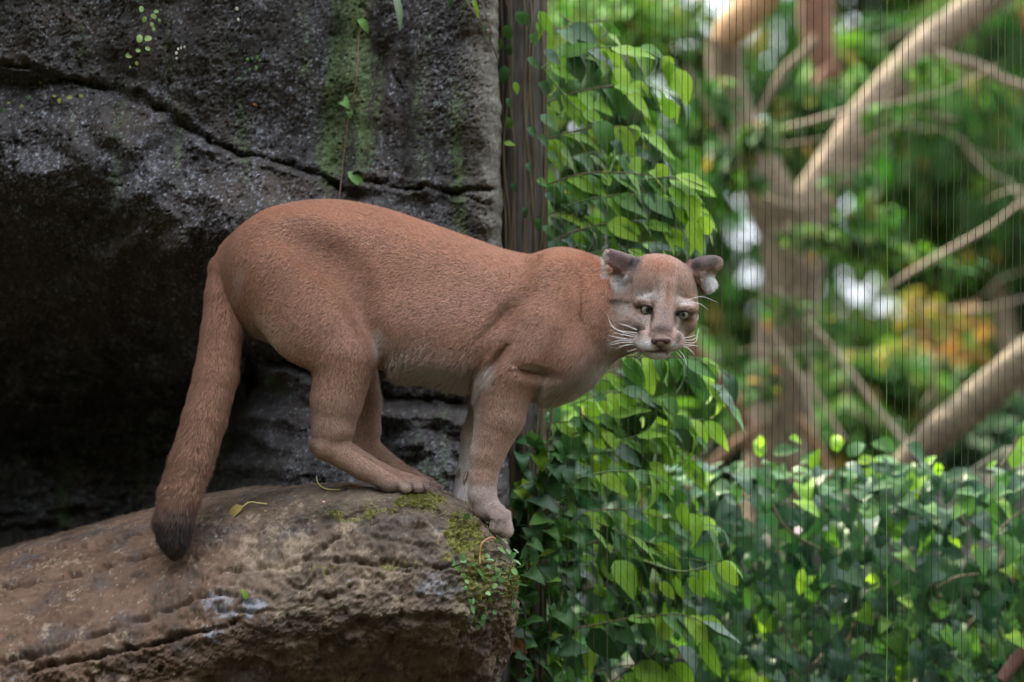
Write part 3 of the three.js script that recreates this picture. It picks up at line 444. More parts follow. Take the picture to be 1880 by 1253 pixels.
{
  const z = -4.6, bark = barkMat([.155, .118, .07]), brown = barkMat([.19, .09, .048]), pale = barkMat([.25, .19, .13]);
  const t = thing('tree', 'pale brown forked tree trunk with thick bare limbs behind the wires', 'tree');
  part('trunk', barkGeo([[1428, 1560, 74], [1426, 1000, 62], [1426, 860, 57], [1432, 760, 56], [1442, 640, 55], [1455, 520, 54], [1456, 430, 60], [1446, 380, 62]], z, 90), bark, t);
  part('limb', barkGeo([[1452, 440, 50], [1415, 360, 50], [1378, 285, 42], [1348, 210, 34], [1332, 130, 31], [1330, 70, 32]], z), bark, t);
  part('limb', barkGeo([[1452, 440, 46], [1490, 375, 42], [1530, 310, 39], [1600, 205, 37], [1680, 110, 34], [1770, 30, 30], [1880, -50, 27], [2050, -190, 24]], z), pale, t);
  part('limb', barkGeo([[1325, 80, 22], [1345, 50, 33], [1380, 10, 35], [1440, -60, 36], [1520, -180, 34]], z + .15), barkMat([.42, .25, .12]), t);
  part('branch', barkGeo([[1385, 225, 4], [1410, 180, 6], [1440, 130, 8], [1478, 95, 9], [1500, 70, 10]], z + .2, 30, 10), pale, t);
  part('branch', barkGeo([[1720, 100, 11], [1760, 112, 10], [1800, 122, 9], [1850, 150, 9], [1920, 170, 8], [2020, 190, 4]], z + .1, 30, 10), pale, t);
  part('branch', barkGeo([[1440, 420, 9], [1500, 434, 9], [1560, 442, 7], [1640, 460, 6], [1720, 490, 4]], z + .3, 30, 8), bark, t);
  const h = thing('tree', 'reddish brown trunk coming down from the top edge left of the slanting limb', 'tree');
  part('trunk', barkGeo([[1505, -900, 40], [1503, -100, 34], [1500, 30, 31], [1508, 90, 28], [1520, 125, 20], [1545, 140, 10]], z - 1.2), brown, h);
  part('branch', barkGeo([[1540, 110, 10], [1500, 160, 14], [1470, 250, 13], [1478, 310, 12]], z - 1.1, 30, 10), brown, h);
  const l = thing('fallen_branch', 'thick brown branch slanting up out of the hedge at right edge', 'branch');
  part('limb', barkGeo([[1660, 860, 26], [1720, 800, 33], [1790, 742, 36], [1860, 680, 35], [1960, 600, 36], [2080, 520, 34]], -3.3), bark, l);
  const r = thing('fallen_branch', 'dark brown branch leaning against the left foot of the pale tree', 'branch');
  part('limb', barkGeo([[1230, 560, 7], [1275, 640, 10], [1320, 700, 14], [1360, 760, 15], [1385, 830, 14]], z + .35), brown, r);
  const r2 = thing('fallen_branch', 'orange brown branch slanting up from lower left to the foot of the pale tree', 'branch');
  part('limb', barkGeo([[1255, 900, 8], [1300, 860, 9], [1350, 815, 9], [1400, 780, 7]], z + .5), barkMat([.27, .16, .09]), r2);
  const r3 = thing('fallen_branch', 'short orange brown branch right of the foot of the pale tree', 'branch');
  part('limb', barkGeo([[1460, 762, 6], [1482, 790, 9], [1505, 830, 9], [1530, 880, 8]], z + .4), barkMat([.30, .17, .085]), r3);
  const tw = std([.26, .2, .14], .9), list = [
    ['thin bare twig crossing the pale trunk from upper left to the hedge', [[1425, 530, 5], [1490, 595, 5], [1560, 680, 5], [1610, 750, 5], [1665, 815, 5]]],
    ['thin bare twig falling steeply in front of the foot of the pale trunk', [[1412, 605, 4], [1450, 660, 5], [1485, 730, 5], [1500, 800, 4]]],
    ['thin bare twig falling from the pale trunk towards the middle of the hedge', [[1480, 690, 4], [1510, 740, 4], [1550, 810, 4]]],
    ['grey curved twig right of the white sky gap', [[1625, 530, 3], [1690, 490, 5], [1760, 450, 5], [1820, 415, 4], [1880, 370, 3], [1930, 350, 2]]],
    ['thin pale twig crossing behind the forked limbs at the top', [[1410, 240, 3], [1480, 225, 4], [1550, 205, 4], [1640, 190, 3], [1740, 165, 2.5], [1830, 120, 1.5]]]];
  for (const [lab, pts] of list) part_twig(lab, pts, z + .55, tw);
}
const tangle = thing('twig_tangle', 'loose tangle of the thinnest bare twigs spread through the blurred greenery', 'twigs');
for (let k = 0; k < 16; k++) { // a scatter of thinner ones
  const z = rr(-6.4, -3.6), pts = []; let u = rr(1290, 1860), v = rr(120, 760), a = rr(-.6, 1.1); const n = 5 + Math.floor(rr(0, 4)), r0 = rr(1.6, 3.6);
  for (let i = 0; i < n; i++) { pts.push([u, v, r0 * (1 - .75 * i / n) * Math.min(1, .35 + .5 * i), rr(-.1, .1)]); u += Math.cos(a) * rr(28, 55); v += Math.sin(a) * rr(28, 55); a += rr(-.45, .45); }
  part('stem', tube(path(pts, z), 24, 6, .2, 20), k % 2 ? std_twig() : stemM, tangle);
}
function std_twig() { return (std_twig.m ??= std([.24, .19, .13], .9)); }
function part_twig(lab, pts, z, m) { const g = thing('twig', lab, 'twig'); part('stem', tube(path(pts, z), 30, 7, .15, 20), m, g); }
// ---------------------------------------------------------------- greenery farther off
function shrub(name, label, cat, blobs, n, size, tones, opt = {}) {
  const t = thing(name, label, cat), items = [], vol = blobs.map((b) => b[3] * b[4]), tot = vol.reduce((a, b) => a + b, 0);
  for (let i = 0; i < n; i++) {
    let r = rnd() * tot, k = 0; while (r > vol[k]) r -= vol[k++];
    const [u, v, z, ru, rv, tn] = blobs[k], c = W(u, v, z), s = px * (EYE_Z - z) / EYE_Z, a = rr(0, 6.283), q = Math.cbrt(rr(.15, 1)), b = Math.acos(rr(-1, 1)), f = 1 + .3 * noise(Math.cos(a) * 2 + k * 7, Math.cos(b) * 2, Math.sin(a) * 2 + 5);
    const p = V(c.x + q * f * ru * s * Math.sin(b) * Math.cos(a), c.y + q * f * rv * s * Math.cos(b), c.z + q * f * Math.min(ru, rv) * s * .8 * Math.sin(b) * Math.sin(a));
    if (p.y < .05 || (opt.gaps !== false && inGap(p, opt.grow ?? 1))) continue;
    const d = opt.dir ? V(opt.dir[0] + rr(-.4, .4), opt.dir[1] + rr(-.4, .4), rr(-.4, .4)) : V(rr(-1, 1), rr(-1, .25), rr(-1, 1)), tone = (tn ?? 0) + (rnd() < .2 ? Math.floor(rr(0, tones.length)) : 0);
    items.push([p, d, V(rr(-.6, .6), 1, rr(-.6, .6)), size * rr(.6, 1.35), tones[tone % tones.length].map((x) => x * rr(.75, 1.25))]);
  }
  cloud(t, 'crown', speck, leafAny, items);
  for (const st of opt.stems ?? []) part('trunk', tube(path(st, st.z ?? blobs[0][2]), 20, 9, .1, 8), stemM, t);
  return t;
}
const TONES = [[.045, .135, .012], [.08, .20, .015], [.024, .08, .011], [.115, .235, .02], [.032, .10, .012], [.27, .16, .032], [.29, .25, .035], [.08, .155, .028]];
shrub('shrub', 'bright green leafy branch spreading behind the top of the slanting limb', 'shrub', [[1560, 110, -6.2, 60, 45, 1], [1600, 80, -6.5, 70, 40, 3], [1560, 160, -6, 50, 30, 1], [1640, 60, -6.4, 60, 40, 0]], 900, .10, TONES, { stems: [[[1700, 40, 5], [1600, 90, 4], [1540, 140, 3]]] });
shrub('shrub', 'mossy green leaves hanging between the forked limbs of the pale tree', 'shrub', [[1500, 190, -5.6, 60, 40, 4], [1450, 260, -5.6, 50, 60, 7], [1540, 250, -5.8, 45, 35, 0], [1410, 150, -5.8, 40, 30, 2]], 900, .07, TONES, { stems: [[[1560, 160, 3], [1480, 210, 3], [1430, 260, 2]]] });
shrub('shrub', 'leafy twigs crossing behind the pale trunk above the white sky gap', 'shrub', [[1560, 440, -4.2, 90, 18, 4], [1660, 465, -4.2, 90, 18, 1], [1480, 430, -4, 60, 18, 7], [1740, 490, -4.2, 60, 20, 0]], 420, .06, TONES, { stems: [[[1440, 425, 4], [1560, 445, 4], [1700, 480, 3]]] });
shrub('shrub', 'orange and yellow leaves glowing behind the wires at right', 'shrub', [[1745, 600, -6.4, 80, 50, 5], [1675, 560, -6.4, 50, 34, 6], [1650, 640, -6.2, 50, 28, 6], [1780, 630, -6.2, 40, 30, 5]], 210, .07, TONES, { stems: [[[1690, 900, 6], [1720, 700, 5], [1750, 590, 3]]] });
shrub('shrub', 'yellow green bush of broad leaves behind the twigs right of the pale trunk', 'shrub', [[1580, 700, -6.5, 110, 60, 0], [1640, 720, -6.6, 110, 40, 1], [1560, 790, -6.2, 90, 60, 0], [1700, 700, -6.8, 80, 50, 4]], 1500, .10, TONES, { stems: [[[1600, 1200, 8], [1600, 900, 6], [1620, 720, 4]]] });
shrub('shrub', 'dark bush in the shade behind the slanting branch at right edge', 'shrub', [[1800, 830, -5.2, 110, 70, 2], [1860, 780, -5.4, 90, 60, 2], [1720, 840, -5.2, 80, 40, 2]], 1300, .09, [[.02, .065, .015], [.025, .075, .017], [.022, .07, .016]], { stems: [[[1820, 1200, 8], [1820, 850, 6], [1840, 780, 4]]] });
shrub('shrub', 'bright yellow green bush seen behind the vine under the chin', 'shrub', [[1180, 640, -5.6, 120, 70, 1], [1110, 820, -3.6, 80, 90, 3], [1200, 800, -3.8, 70, 70, 1], [1290, 720, -5.6, 60, 60, 0], [1160, 950, -3.4, 90, 50, 0]], 2000, .09, TONES, { stems: [[[1160, 1250, 8], [1150, 900, 6], [1140, 760, 4]]] });
shrub('shrub', 'mixed green bush growing behind the upper vine and the post', 'shrub', [[1080, 200, -5, 110, 150, 4], [1180, 320, -5, 100, 110, 0], [1230, 60, -5.4, 90, 80, 7], [1040, 420, -4.8, 80, 60, 2], [1280, 240, -5.4, 40, 110, 7], [1120, 40, -5.2, 120, 60, 1]], 2600, .08, TONES, { stems: [[[1140, 1250, 10], [1130, 700, 8], [1110, 250, 4]]] });
shrub('shrub', 'blurred green leaves hanging over the left limb of the pale tree', 'shrub', [[1345, 285, -4, 34, 40, 2], [1395, 240, -4, 40, 22, 4], [1310, 190, -4.2, 40, 50, 4], [1380, 330, -4.1, 26, 20, 2], [1290, 330, -4.2, 36, 60, 0]], 430, .07, TONES, { stems: [[[1260, 120, 4], [1310, 220, 3], [1370, 330, 2]]] });
shrub('shrub', 'dark leafy undergrowth filling the gap between the wooden post and the hedge', 'shrub', [[1080, 1080, -2.6, 130, 150, 2], [1000, 1220, -2.4, 140, 120, 2], [1160, 1200, -2.4, 140, 110, 4], [1000, 940, -2.8, 90, 130, 2], [1160, 1250, -2.2, 120, 80, 2], [1080, 1260, -2.2, 100, 90, 2], [1180, 1020, -2.7, 90, 90, 4], [960, 800, -3, 90, 120, 2], [1060, 880, -3, 90, 90, 4]], 4600, .075, [[.024, .08, .018], [.034, .10, .02], [.02, .07, .018], [.04, .11, .02], [.028, .088, .02]], { gaps: false, stems: [[[1080, 1500, 9], [1060, 1150, 6], [1020, 900, 4]]] });
shrub('shrub', 'loose blurred leaves in front of the lower half of the pale trunk', 'shrub', [[1440, 560, -4, 50, 26, 4], [1400, 700, -4, 40, 40, 2], [1480, 650, -4.1, 40, 24, 0], [1520, 600, -4.2, 50, 30, 4]], 170, .06, TONES, { stems: [[[1540, 640, 3], [1470, 600, 3], [1420, 560, 2]]] });
shrub('shrub', 'few blurred leaves hanging across the slanting limb', 'shrub', [[1640, 210, -4, 60, 26, 0], [1560, 330, -4, 40, 26, 4], [1710, 130, -4.1, 50, 30, 1], [1600, 390, -4.1, 60, 20, 0]], 190, .06, TONES, { stems: [[[1760, 220, 3], [1660, 215, 3], [1580, 320, 2]]] });
// feathery drooping sprays on the right
for (const [lab, bl] of [['feathery green tree with drooping sprays filling the upper right corner', [[1760, 250, -8.5, 150, 130, 4], [1840, 150, -8.8, 110, 130, 2], [1700, 330, -8.6, 120, 90, 0], [1850, 380, -8.4, 110, 110, 4], [1800, 40, -8.8, 130, 70, 7]]], ['feathery green tree with drooping sprays behind the right end of the fence', [[1750, 470, -9.2, 130, 90, 1], [1850, 560, -9.3, 110, 100, 0], [1680, 420, -9, 100, 70, 4], [1880, 470, -9, 80, 110, 2]]]])
  shrub('tree', lab, 'tree', bl, 6500, .13, TONES, { dir: [.25, -1], stems: [[[1900, 1400, 22], [1860, 700, 18], [1800, 300, 10]]] });
// the crown of a tree above the frame: what comes through it dapples the trunks below
shrub('tree', 'tall tree whose crown spreads above the top edge over the forked trunk', 'tree', [[700, -500, -6.5, 200, 110, 0], [950, -420, -6.5, 200, 110, 4], [1200, -480, -6, 180, 120, 0], [1450, -420, -6.4, 180, 110, 2], [820, -330, -7.5, 200, 80, 0], [1100, -300, -7.5, 200, 80, 4], [1350, -260, -7, 160, 80, 0]], 1250, .12, TONES, { gaps: false, stems: [[[560, 1500, 26], [600, 200, 20], [760, -300, 12], [1000, -480, 6]]] });
// the wood that closes the view
{
const blobs = []; for (let i = 0; i < 15; i++) for (let j = 0; j < 11; j++) blobs.push([300 + i * 180 + rr(-70, 70), -520 + j * 150 + rr(-60, 60), rr(-15.5, -12.8), rr(110, 190), rr(100, 160), Math.floor(rr(0, 5))]);
  const t = shrub('woodland', 'mass of green trees closing the view far behind the fence', 'woodland', blobs, 64000, .17, TONES, { grow: 1 }); t.userData.kind = 'stuff';
}
// trees at the visitors' side, behind the camera: they keep low light from under the overhang
for (const [x, z, h, lab] of [[-11, 11, 11, 'tall leafy tree behind the viewer, second from the left'], [-5.5, 12.5, 11.6, 'tall leafy tree behind the viewer, left of straight behind'], [0, 13.5, 12.2, 'tall leafy tree straight behind the viewer'], [5.5, 12.5, 11.6, 'tall leafy tree behind the viewer, right of straight behind'], [11, 10, 10.5, 'tall leafy tree far to the right of the viewer'], [-13, 4, 12, 'tall leafy tree far to the left of the viewer'], [13.5, 3, 11, 'tall leafy tree on the far right, level with the ledge']]) {
  const t = thing('tree', lab, 'tree', [x, 0, z]), items = [];
  for (let i = 0; i < 3400; i++) { const a = rr(0, 6.283), y = rr(.4, h), r = 4.2 * Math.sqrt(rr(.05, 1)) * (1 - .35 * ss(h * .6, h, y)); items.push([V(r * Math.cos(a), y, r * Math.sin(a) * .6), V(rr(-1, 1), rr(-1, .3), rr(-1, 1)), V(rr(-1, 1), .8, rr(-1, 1)), rr(.5, .85), pick(TONES.slice(0, 5)).map((c) => c * .4)]); }
  cloud(t, 'crown', speck, leafAny, items); part('trunk', tube([[0, 0, 0, .3], [.1, h * .4, 0, .24], [0, h * .9, .1, .08]], 20, 12, .1, 3), stemM, t);
}
// ---------------------------------------------------------------- the cougar
const FUR = 640000;
const prims = [];   // {c, R, k, sub, f}
function addPrim(f, c, R, k, sub) { prims.push({ f, x: c.x, y: c.y, z: c.z, R, k: k * px, sub }); }
function cap(u0, v0, z0, r0, u1, v1, z1, r1, k = 12) {
  const a = W(u0, v0, z0), b = W(u1, v1, z1), ra = r0 * px, rb = r1 * px, ax = a.x, ay = a.y, az = a.z, dx = b.x - ax, dy = b.y - ay, dz = b.z - az, L = dx * dx + dy * dy + dz * dz;
  addPrim((x, y, z) => { const X = x - ax, Y = y - ay, Z = z - az, t = clamp((X * dx + Y * dy + Z * dz) / L); return Math.hypot(X - dx * t, Y - dy * t, Z - dz * t) - (ra + (rb - ra) * t); },
    a.clone().add(b).multiplyScalar(0.5), Math.sqrt(L) / 2 + Math.max(ra, rb), k);
}
function chain(list, k) { for (let i = 0; i + 1 < list.length; i++) cap(...list[i], ...list[i + 1], i ? Math.min(6, k) : k); }
// ellipsoid: radii in px (z radius too), turned in the picture plane by deg, then about its own long axis by tip
function ell(u, v, z, rx, ry, rz, deg = 0, k = 12, sub = false, tip = 0) {
  const c = W(u, v, z), q = new THREE.Quaternion().setFromEuler(new THREE.Euler(0, 0, -deg * Math.PI / 180)).multiply(new THREE.Quaternion().setFromAxisAngle(V(1, 0, 0), tip * Math.PI / 180)).invert();
  const m = new THREE.Matrix4().makeRotationFromQuaternion(q).elements, a = rx * px, b = ry * px, d = rz * px;
  addPrim((x, y, zz) => {
    const X = x - c.x, Y = y - c.y, Z = zz - c.z, p = (m[0] * X + m[4] * Y + m[8] * Z) / a, r = (m[1] * X + m[5] * Y + m[9] * Z) / b, s = (m[2] * X + m[6] * Y + m[10] * Z) / d;
    const k0 = Math.hypot(p, r, s), k1 = Math.hypot(p / a, r / b, s / d); return k1 < 1e-9 ? -Math.min(a, b, d) : k0 * (k0 - 1) / k1;
  }, c, Math.max(a, b, d), k, sub);
}
// trunk: top, bottom, half width (m), centre z (m)
const TORSO = [
  [408, 452, 545, .045, 0], [430, 426, 585, .085, 0], [455, 407, 610, .108, 0], [500, 387, 630, .125, 0], [560, 371, 650, .128, 0], [620, 368, 655, .124, 0], [700, 382, 672, .126, 0], [780, 408, 694, .140, 0], [860, 436, 711, .146, 0],
  [930, 460, 722, .140, .002], [978, 468, 738, .126, .005], [1036, 462, 730, .112, .012], [1085, 470, 703, .098, .012], [1125, 480, 664, .084, .012], [1165, 488, 634, .070, .01],
];
{
  const X0 = W(TORSO[0][0], 0, 0).x, X1 = W(TORSO.at(-1)[0], 0, 0).x, N = 400, tab = new Float32Array((N + 1) * 4);
  for (let i = 0; i <= N; i++) {
    const u = mix(TORSO[0][0], TORSO.at(-1)[0], i / N), t = lerpTable(TORSO, u, 1), b = lerpTable(TORSO, u, 2);
    tab.set([EYE_Y + (626.5 - (t + b) / 2) * px, (b - t) / 2 * px, lerpTable(TORSO, u, 3), lerpTable(TORSO, u, 4)], i * 4);
  }
  addPrim((x, y, z) => {
    const f = clamp((x - X0) / (X1 - X0)) * N, i = Math.min(N - 1, Math.floor(f)), w = f - i, o = i * 4;
    const c = mix(tab[o], tab[o + 4], w), h = mix(tab[o + 1], tab[o + 5], w), hw = mix(tab[o + 2], tab[o + 6], w), zc = mix(tab[o + 3], tab[o + 7], w);
    const p = (y - c) / h, q = (z - zc) / hw, k0 = Math.hypot(p, q), k1 = Math.hypot(p / h, q / hw), d = k1 < 1e-6 ? -hw : k0 * (k0 - 1) / k1, e = Math.max(X0 - x, x - X1, 0);
    return e > 0 ? Math.hypot(Math.max(d, 0), e) + Math.min(d, 0) * 0.3 : d;
  }, V((X0 + X1) / 2, EYE_Y + 60 * px, 0), 0.62, 1);
}
// hindquarters
ell(520, 500, .062, 88, 112, 58, -20, 30);
cap(520, 500, .06, 82, 622, 640, .088, 60, 22);              // near thigh
ell(600, 590, .095, 52, 80, 42, -35, 22);
ell(585, 430, .05, 95, 45, 60, 10, 30);                      // hip
chain([[634, 655, .094, 56], [618, 735, .096, 46], [611, 785, .096, 38], [602, 815, .096, 29]], 14);
cap(600, 812, .096, 26, 580, 817, .096, 14, 8);              // hock
chain([[604, 818, .096, 28], [666, 858, .1, 23], [716, 882, .102, 20]], 10);
chain([[712, 882, .102, 20], [748, 888, .104, 17]], 8);
for (const [u, v, z, r] of [[745, 894, .133, 12], [764, 892, .12, 14], [773, 892, .099, 13.5], [766, 890, .079, 12]]) cap(738, 886, (z + .104) / 2, 12, u, v, z, r, 2.5);
cap(520, 500, -.06, 82, 630, 640, -.088, 56, 22);            // far thigh
chain([[640, 655, -.085, 50], [668, 735, -.085, 32], [672, 790, -.082, 26], [668, 818, -.082, 24]], 14);
chain([[670, 820, -.08, 24], [722, 862, -.07, 19], [760, 884, -.055, 17]], 10);
chain([[755, 884, -.055, 18], [785, 893, -.045, 16]], 8);
for (const [u, v, z, r] of [[786, 900, -.022, 11], [799, 901, -.032, 12.5], [801, 902, -.05, 12.5], [792, 900, -.066, 11]]) cap(774, 892, (z - .045) / 2, 12, u, v, z, r, 3.5);
// belly fold at the flank
ell(728, 640, .045, 60, 40, 40, 25, 30);
// shoulder and near foreleg
ell(1034, 493, .05, 58, 34, 30, 4, 26); ell(1030, 493, -.045, 56, 32, 30, 4, 26); ell(1000, 540, .098, 34, 70, 30, 22, 18);
chain([[1028, 505, .066, 42], [985, 590, .1, 52], [940, 672, .1, 50]], 14);
cap(1045, 560, .075, 46, 1035, 640, .082, 52, 20);
cap(1035, 645, .08, 50, 935, 690, .09, 46, 16);
chain([[932, 690, .09, 52], [918, 765, .09, 44], [894, 835, .09, 31], [887, 876, .09, 24.5]], 14);
chain([[887, 876, .09, 24.5], [885, 910, .092, 25], [893, 932, .094, 23], [908, 942, .096, 19]], 8);
for (const [u, v, z, r] of [[911, 968, .134, 12], [925, 974, .117, 14], [928, 974, .092, 14], [921, 968, .07, 12]]) chain([[904, 938, (z + .1) / 2, 14], [(904 + u) / 2 + 8, 950, z, 13], [u, v, z, r]], 3.5);
// folds: behind the shoulder, along the flank, at the elbow
ell(915, 588, .166, 88, 17, 38, -43, 22, true);
ell(668, 548, .158, 100, 24, 36, 64, 30, true);
ell(980, 636, .128, 32, 66, 36, 28, 20);
ell(540, 580, .11, 60, 92, 36, -25, 26);
ell(800, 600, .10, 110, 62, 48, 10, 40);
ell(905, 668, .155, 46, 9, 24, -52, 14, true);
ell(1005, 688, .16, 50, 9, 22, 12, 16, true);
ell(598, 470, .15, 80, 30, 22, 30, 34, true);
ell(1068, 545, .125, 10, 52, 14, 0, 14, true);
// far foreleg
chain([[945, 690, -.08, 46], [903, 740, -.078, 37], [875, 800, -.072, 28], [862, 862, -.068, 22]], 14);
chain([[862, 862, -.068, 22], [852, 900, -.064, 20]], 8);
for (const [u, v, z, r] of [[846, 921, -.038, 12], [841, 920, -.055, 13], [843, 919, -.074, 12], [850, 920, -.09, 11]]) cap(853, 900, (z - .064) / 2, 14, u, v, z, r, 3.5);
// tail
const TAIL = [[432, 462, 0, 26], [413, 495, .005, 28], [411, 545, .02, 33], [407, 610, .04, 36], [396, 690, .06, 38], [375, 770, .08, 37], [350, 850, .105, 35], [330, 910, .125, 33], [317, 960, .14, 31], [318, 985, .145, 25], [320, 1003, .148, 15]];
chain(TAIL, 10);
// neck and head
cap(1085, 570, .012, 86, 1150, 560, .012, 56, 24);
cap(1100, 600, .03, 52, 1168, 612, .05, 34, 20);
ell(1207, 527, .072, 66, 56, 60, 4, 18);
ell(1215, 530, .106, 52, 42, 34, 4, 14);
ell(1163, 563, .080, 36, 52, 42, 8, 14);
ell(1249, 556, .066, 29, 42, 46, -8, 14);
ell(1172, 586, .106, 27, 26, 32, 20, 10);
ell(1258, 588, .102, 18, 22, 28, -20, 10);
cap(1218, 568, .118, 36, 1213, 616, .158, 27, 12);
cap(1223, 535, .143, 20, 1215, 606, .192, 19, 9);
ell(1214, 620, .198, 17, 10, 15, 5, 6);
ell(1191, 627, .174, 24, 19, 25, 15, 6);
ell(1235, 625, .176, 20, 18, 25, -12, 6);
ell(1208, 646, .163, 21, 11, 21, 4, 4);
cap(1166, 600, .08, 24, 1203, 638, .14, 17, 10);
cap(1252, 595, .09, 20, 1222, 635, .14, 15, 10);
cap(1170, 553, .118, 9, 1202, 553, .15, 9, 7);
cap(1238, 560, .15, 9, 1270, 565, .118, 8, 7);
ell(1187, 567.5, .152, 17, 11.5, 16, 12, 5, true);
ell(1253.5, 576, .152, 15.5, 11, 16, 4, 5, true);
ell(1212, 604, .22, 3, 3, 3, 0, 2, true);
cap(1174, 556.5, .143, 7, 1204, 563.5, .157, 7, 4);             // upper lids
cap(1237.5, 569, .157, 7, 1271, 569, .141, 7, 4);
cap(1174, 572, .140, 4, 1200, 577, .150, 4, 4); cap(1241, 583, .150, 4, 1266, 583, .138, 4, 4);
// ears: flattened, laid back; the hollow faces down and outwards
cap(1154, 484, .085, 15, 1118, 464, .085, 5, 10);
cap(1290, 492, .072, 14, 1312, 484, .07, 10, 8);
ell(1147, 486, .082, 40, 20, 10, 29, 7, false, -35);
ell(1152, 503, .068, 24, 20, 12, 10, 8, false, 0);
ell(1138, 506, .088, 17, 12, 7, 40, 5, true, 0);
ell(1292, 490, .07, 36, 20, 9, -15, 7, false, -32);
ell(1289, 505, .066, 24, 21, 12, -20, 8, false, 0);
ell(1304, 508, .086, 14, 10, 7, -40, 5, true, 0);

function smin(a, b, k) { const h = Math.max(k - Math.abs(a - b), 0) / k; return Math.min(a, b) - h * h * k * 0.25; }
function catSDF(x, y, z) {
  let d = 1e3;
  for (let i = 0; i < prims.length; i++) {
    const p = prims[i], dx = x - p.x, dy = y - p.y, dz = z - p.z, lb = Math.sqrt(dx * dx + dy * dy + dz * dz) - p.R;
    if (p.sub) { if (lb > 0.03) continue; d = -smin(-d, p.f(x, y, z), p.k); continue; }
    if (lb > d + p.k) continue;
    d = smin(d, p.f(x, y, z), p.k);
  }
  return d;
}
function surfaceNets(sdf, lo, hi, h, B = 5) {
  const nx = Math.ceil((hi.x - lo.x) / h / B) * B + 1, ny = Math.ceil((hi.y - lo.y) / h / B) * B + 1, nz = Math.ceil((hi.z - lo.z) / h / B) * B + 1, F = new Float32Array(nx * ny * nz).fill(1), on = new Uint8Array(nx * ny * nz);
  const at = (i, j, k) => (k * ny + j) * nx + i, reach = h * B * 1.9;
  for (let k = 0; k + 1 < nz; k += B) for (let j = 0; j + 1 < ny; j += B) for (let i = 0; i + 1 < nx; i += B) {
    const m = sdf(lo.x + (i + B / 2) * h, lo.y + (j + B / 2) * h, lo.z + (k + B / 2) * h);
    if (Math.abs(m) > reach) { for (let c = 0; c < B; c++) for (let b = 0; b < B; b++) for (let a = 0; a < B; a++) { const o = at(i + a, j + b, k + c); if (!on[o]) F[o] = m; } continue; }
    for (let c = 0; c <= B; c++) for (let b = 0; b <= B; b++) for (let a = 0; a <= B; a++) { const o = at(i + a, j + b, k + c); if (!on[o]) { on[o] = 1; F[o] = sdf(lo.x + (i + a) * h, lo.y + (j + b) * h, lo.z + (k + c) * h); } }
  }
  const id = new Int32Array(nx * ny * nz).fill(-1), pos = [], idx = [], E = [[0, 1], [0, 2], [0, 4], [1, 3], [1, 5], [2, 3], [2, 6], [3, 7], [4, 5], [4, 6], [5, 7], [6, 7]], v = new Float32Array(8);
  for (let k = 0; k + 1 < nz; k++) for (let j = 0; j + 1 < ny; j++) for (let i = 0; i + 1 < nx; i++) {
    let mask = 0;
    for (let c = 0; c < 8; c++) { v[c] = F[at(i + (c & 1), j + ((c >> 1) & 1), k + (c >> 2))]; if (v[c] < 0) mask |= 1 << c; }
    if (mask === 0 || mask === 255) continue;
    let n = 0, X = 0, Y = 0, Z = 0;
    for (const [a, b] of E) if ((v[a] < 0) !== (v[b] < 0)) { const t = v[a] / (v[a] - v[b]); n++; X += (a & 1) + t * ((b & 1) - (a & 1)); Y += ((a >> 1) & 1) + t * (((b >> 1) & 1) - ((a >> 1) & 1)); Z += (a >> 2) + t * ((b >> 2) - (a >> 2)); }
    id[at(i, j, k)] = pos.length / 3; pos.push(lo.x + (i + X / n) * h, lo.y + (j + Y / n) * h, lo.z + (k + Z / n) * h);
  }
  for (let k = 1; k + 1 < nz; k++) for (let j = 1; j + 1 < ny; j++) for (let i = 1; i + 1 < nx; i++) {
    const f = F[at(i, j, k)] < 0;
    const quad = (a, b, c, d, flip) => { if (a < 0 || b < 0 || c < 0 || d < 0) return; flip ? idx.push(a, c, b, a, d, c) : idx.push(a, b, c, a, c, d); };
    if (f !== F[at(i + 1, j, k)] < 0) quad(id[at(i, j - 1, k - 1)], id[at(i, j, k - 1)], id[at(i, j, k)], id[at(i, j - 1, k)], !f);
    if (f !== F[at(i, j + 1, k)] < 0) quad(id[at(i - 1, j, k - 1)], id[at(i - 1, j, k)], id[at(i, j, k)], id[at(i, j, k - 1)], !f);
    if (f !== F[at(i, j, k + 1)] < 0) quad(id[at(i - 1, j - 1, k)], id[at(i, j - 1, k)], id[at(i, j, k)], id[at(i - 1, j, k)], !f);
  }
  return { pos: new Float32Array(pos), idx };
}
const grad = (sdf, x, y, z, e) => { const gx = sdf(x + e, y, z) - sdf(x - e, y, z), gy = sdf(x, y + e, z) - sdf(x, y - e, z), gz = sdf(x, y, z + e) - sdf(x, y, z - e), l = Math.hypot(gx, gy, gz) || 1; return [gx / l, gy / l, gz / l]; };

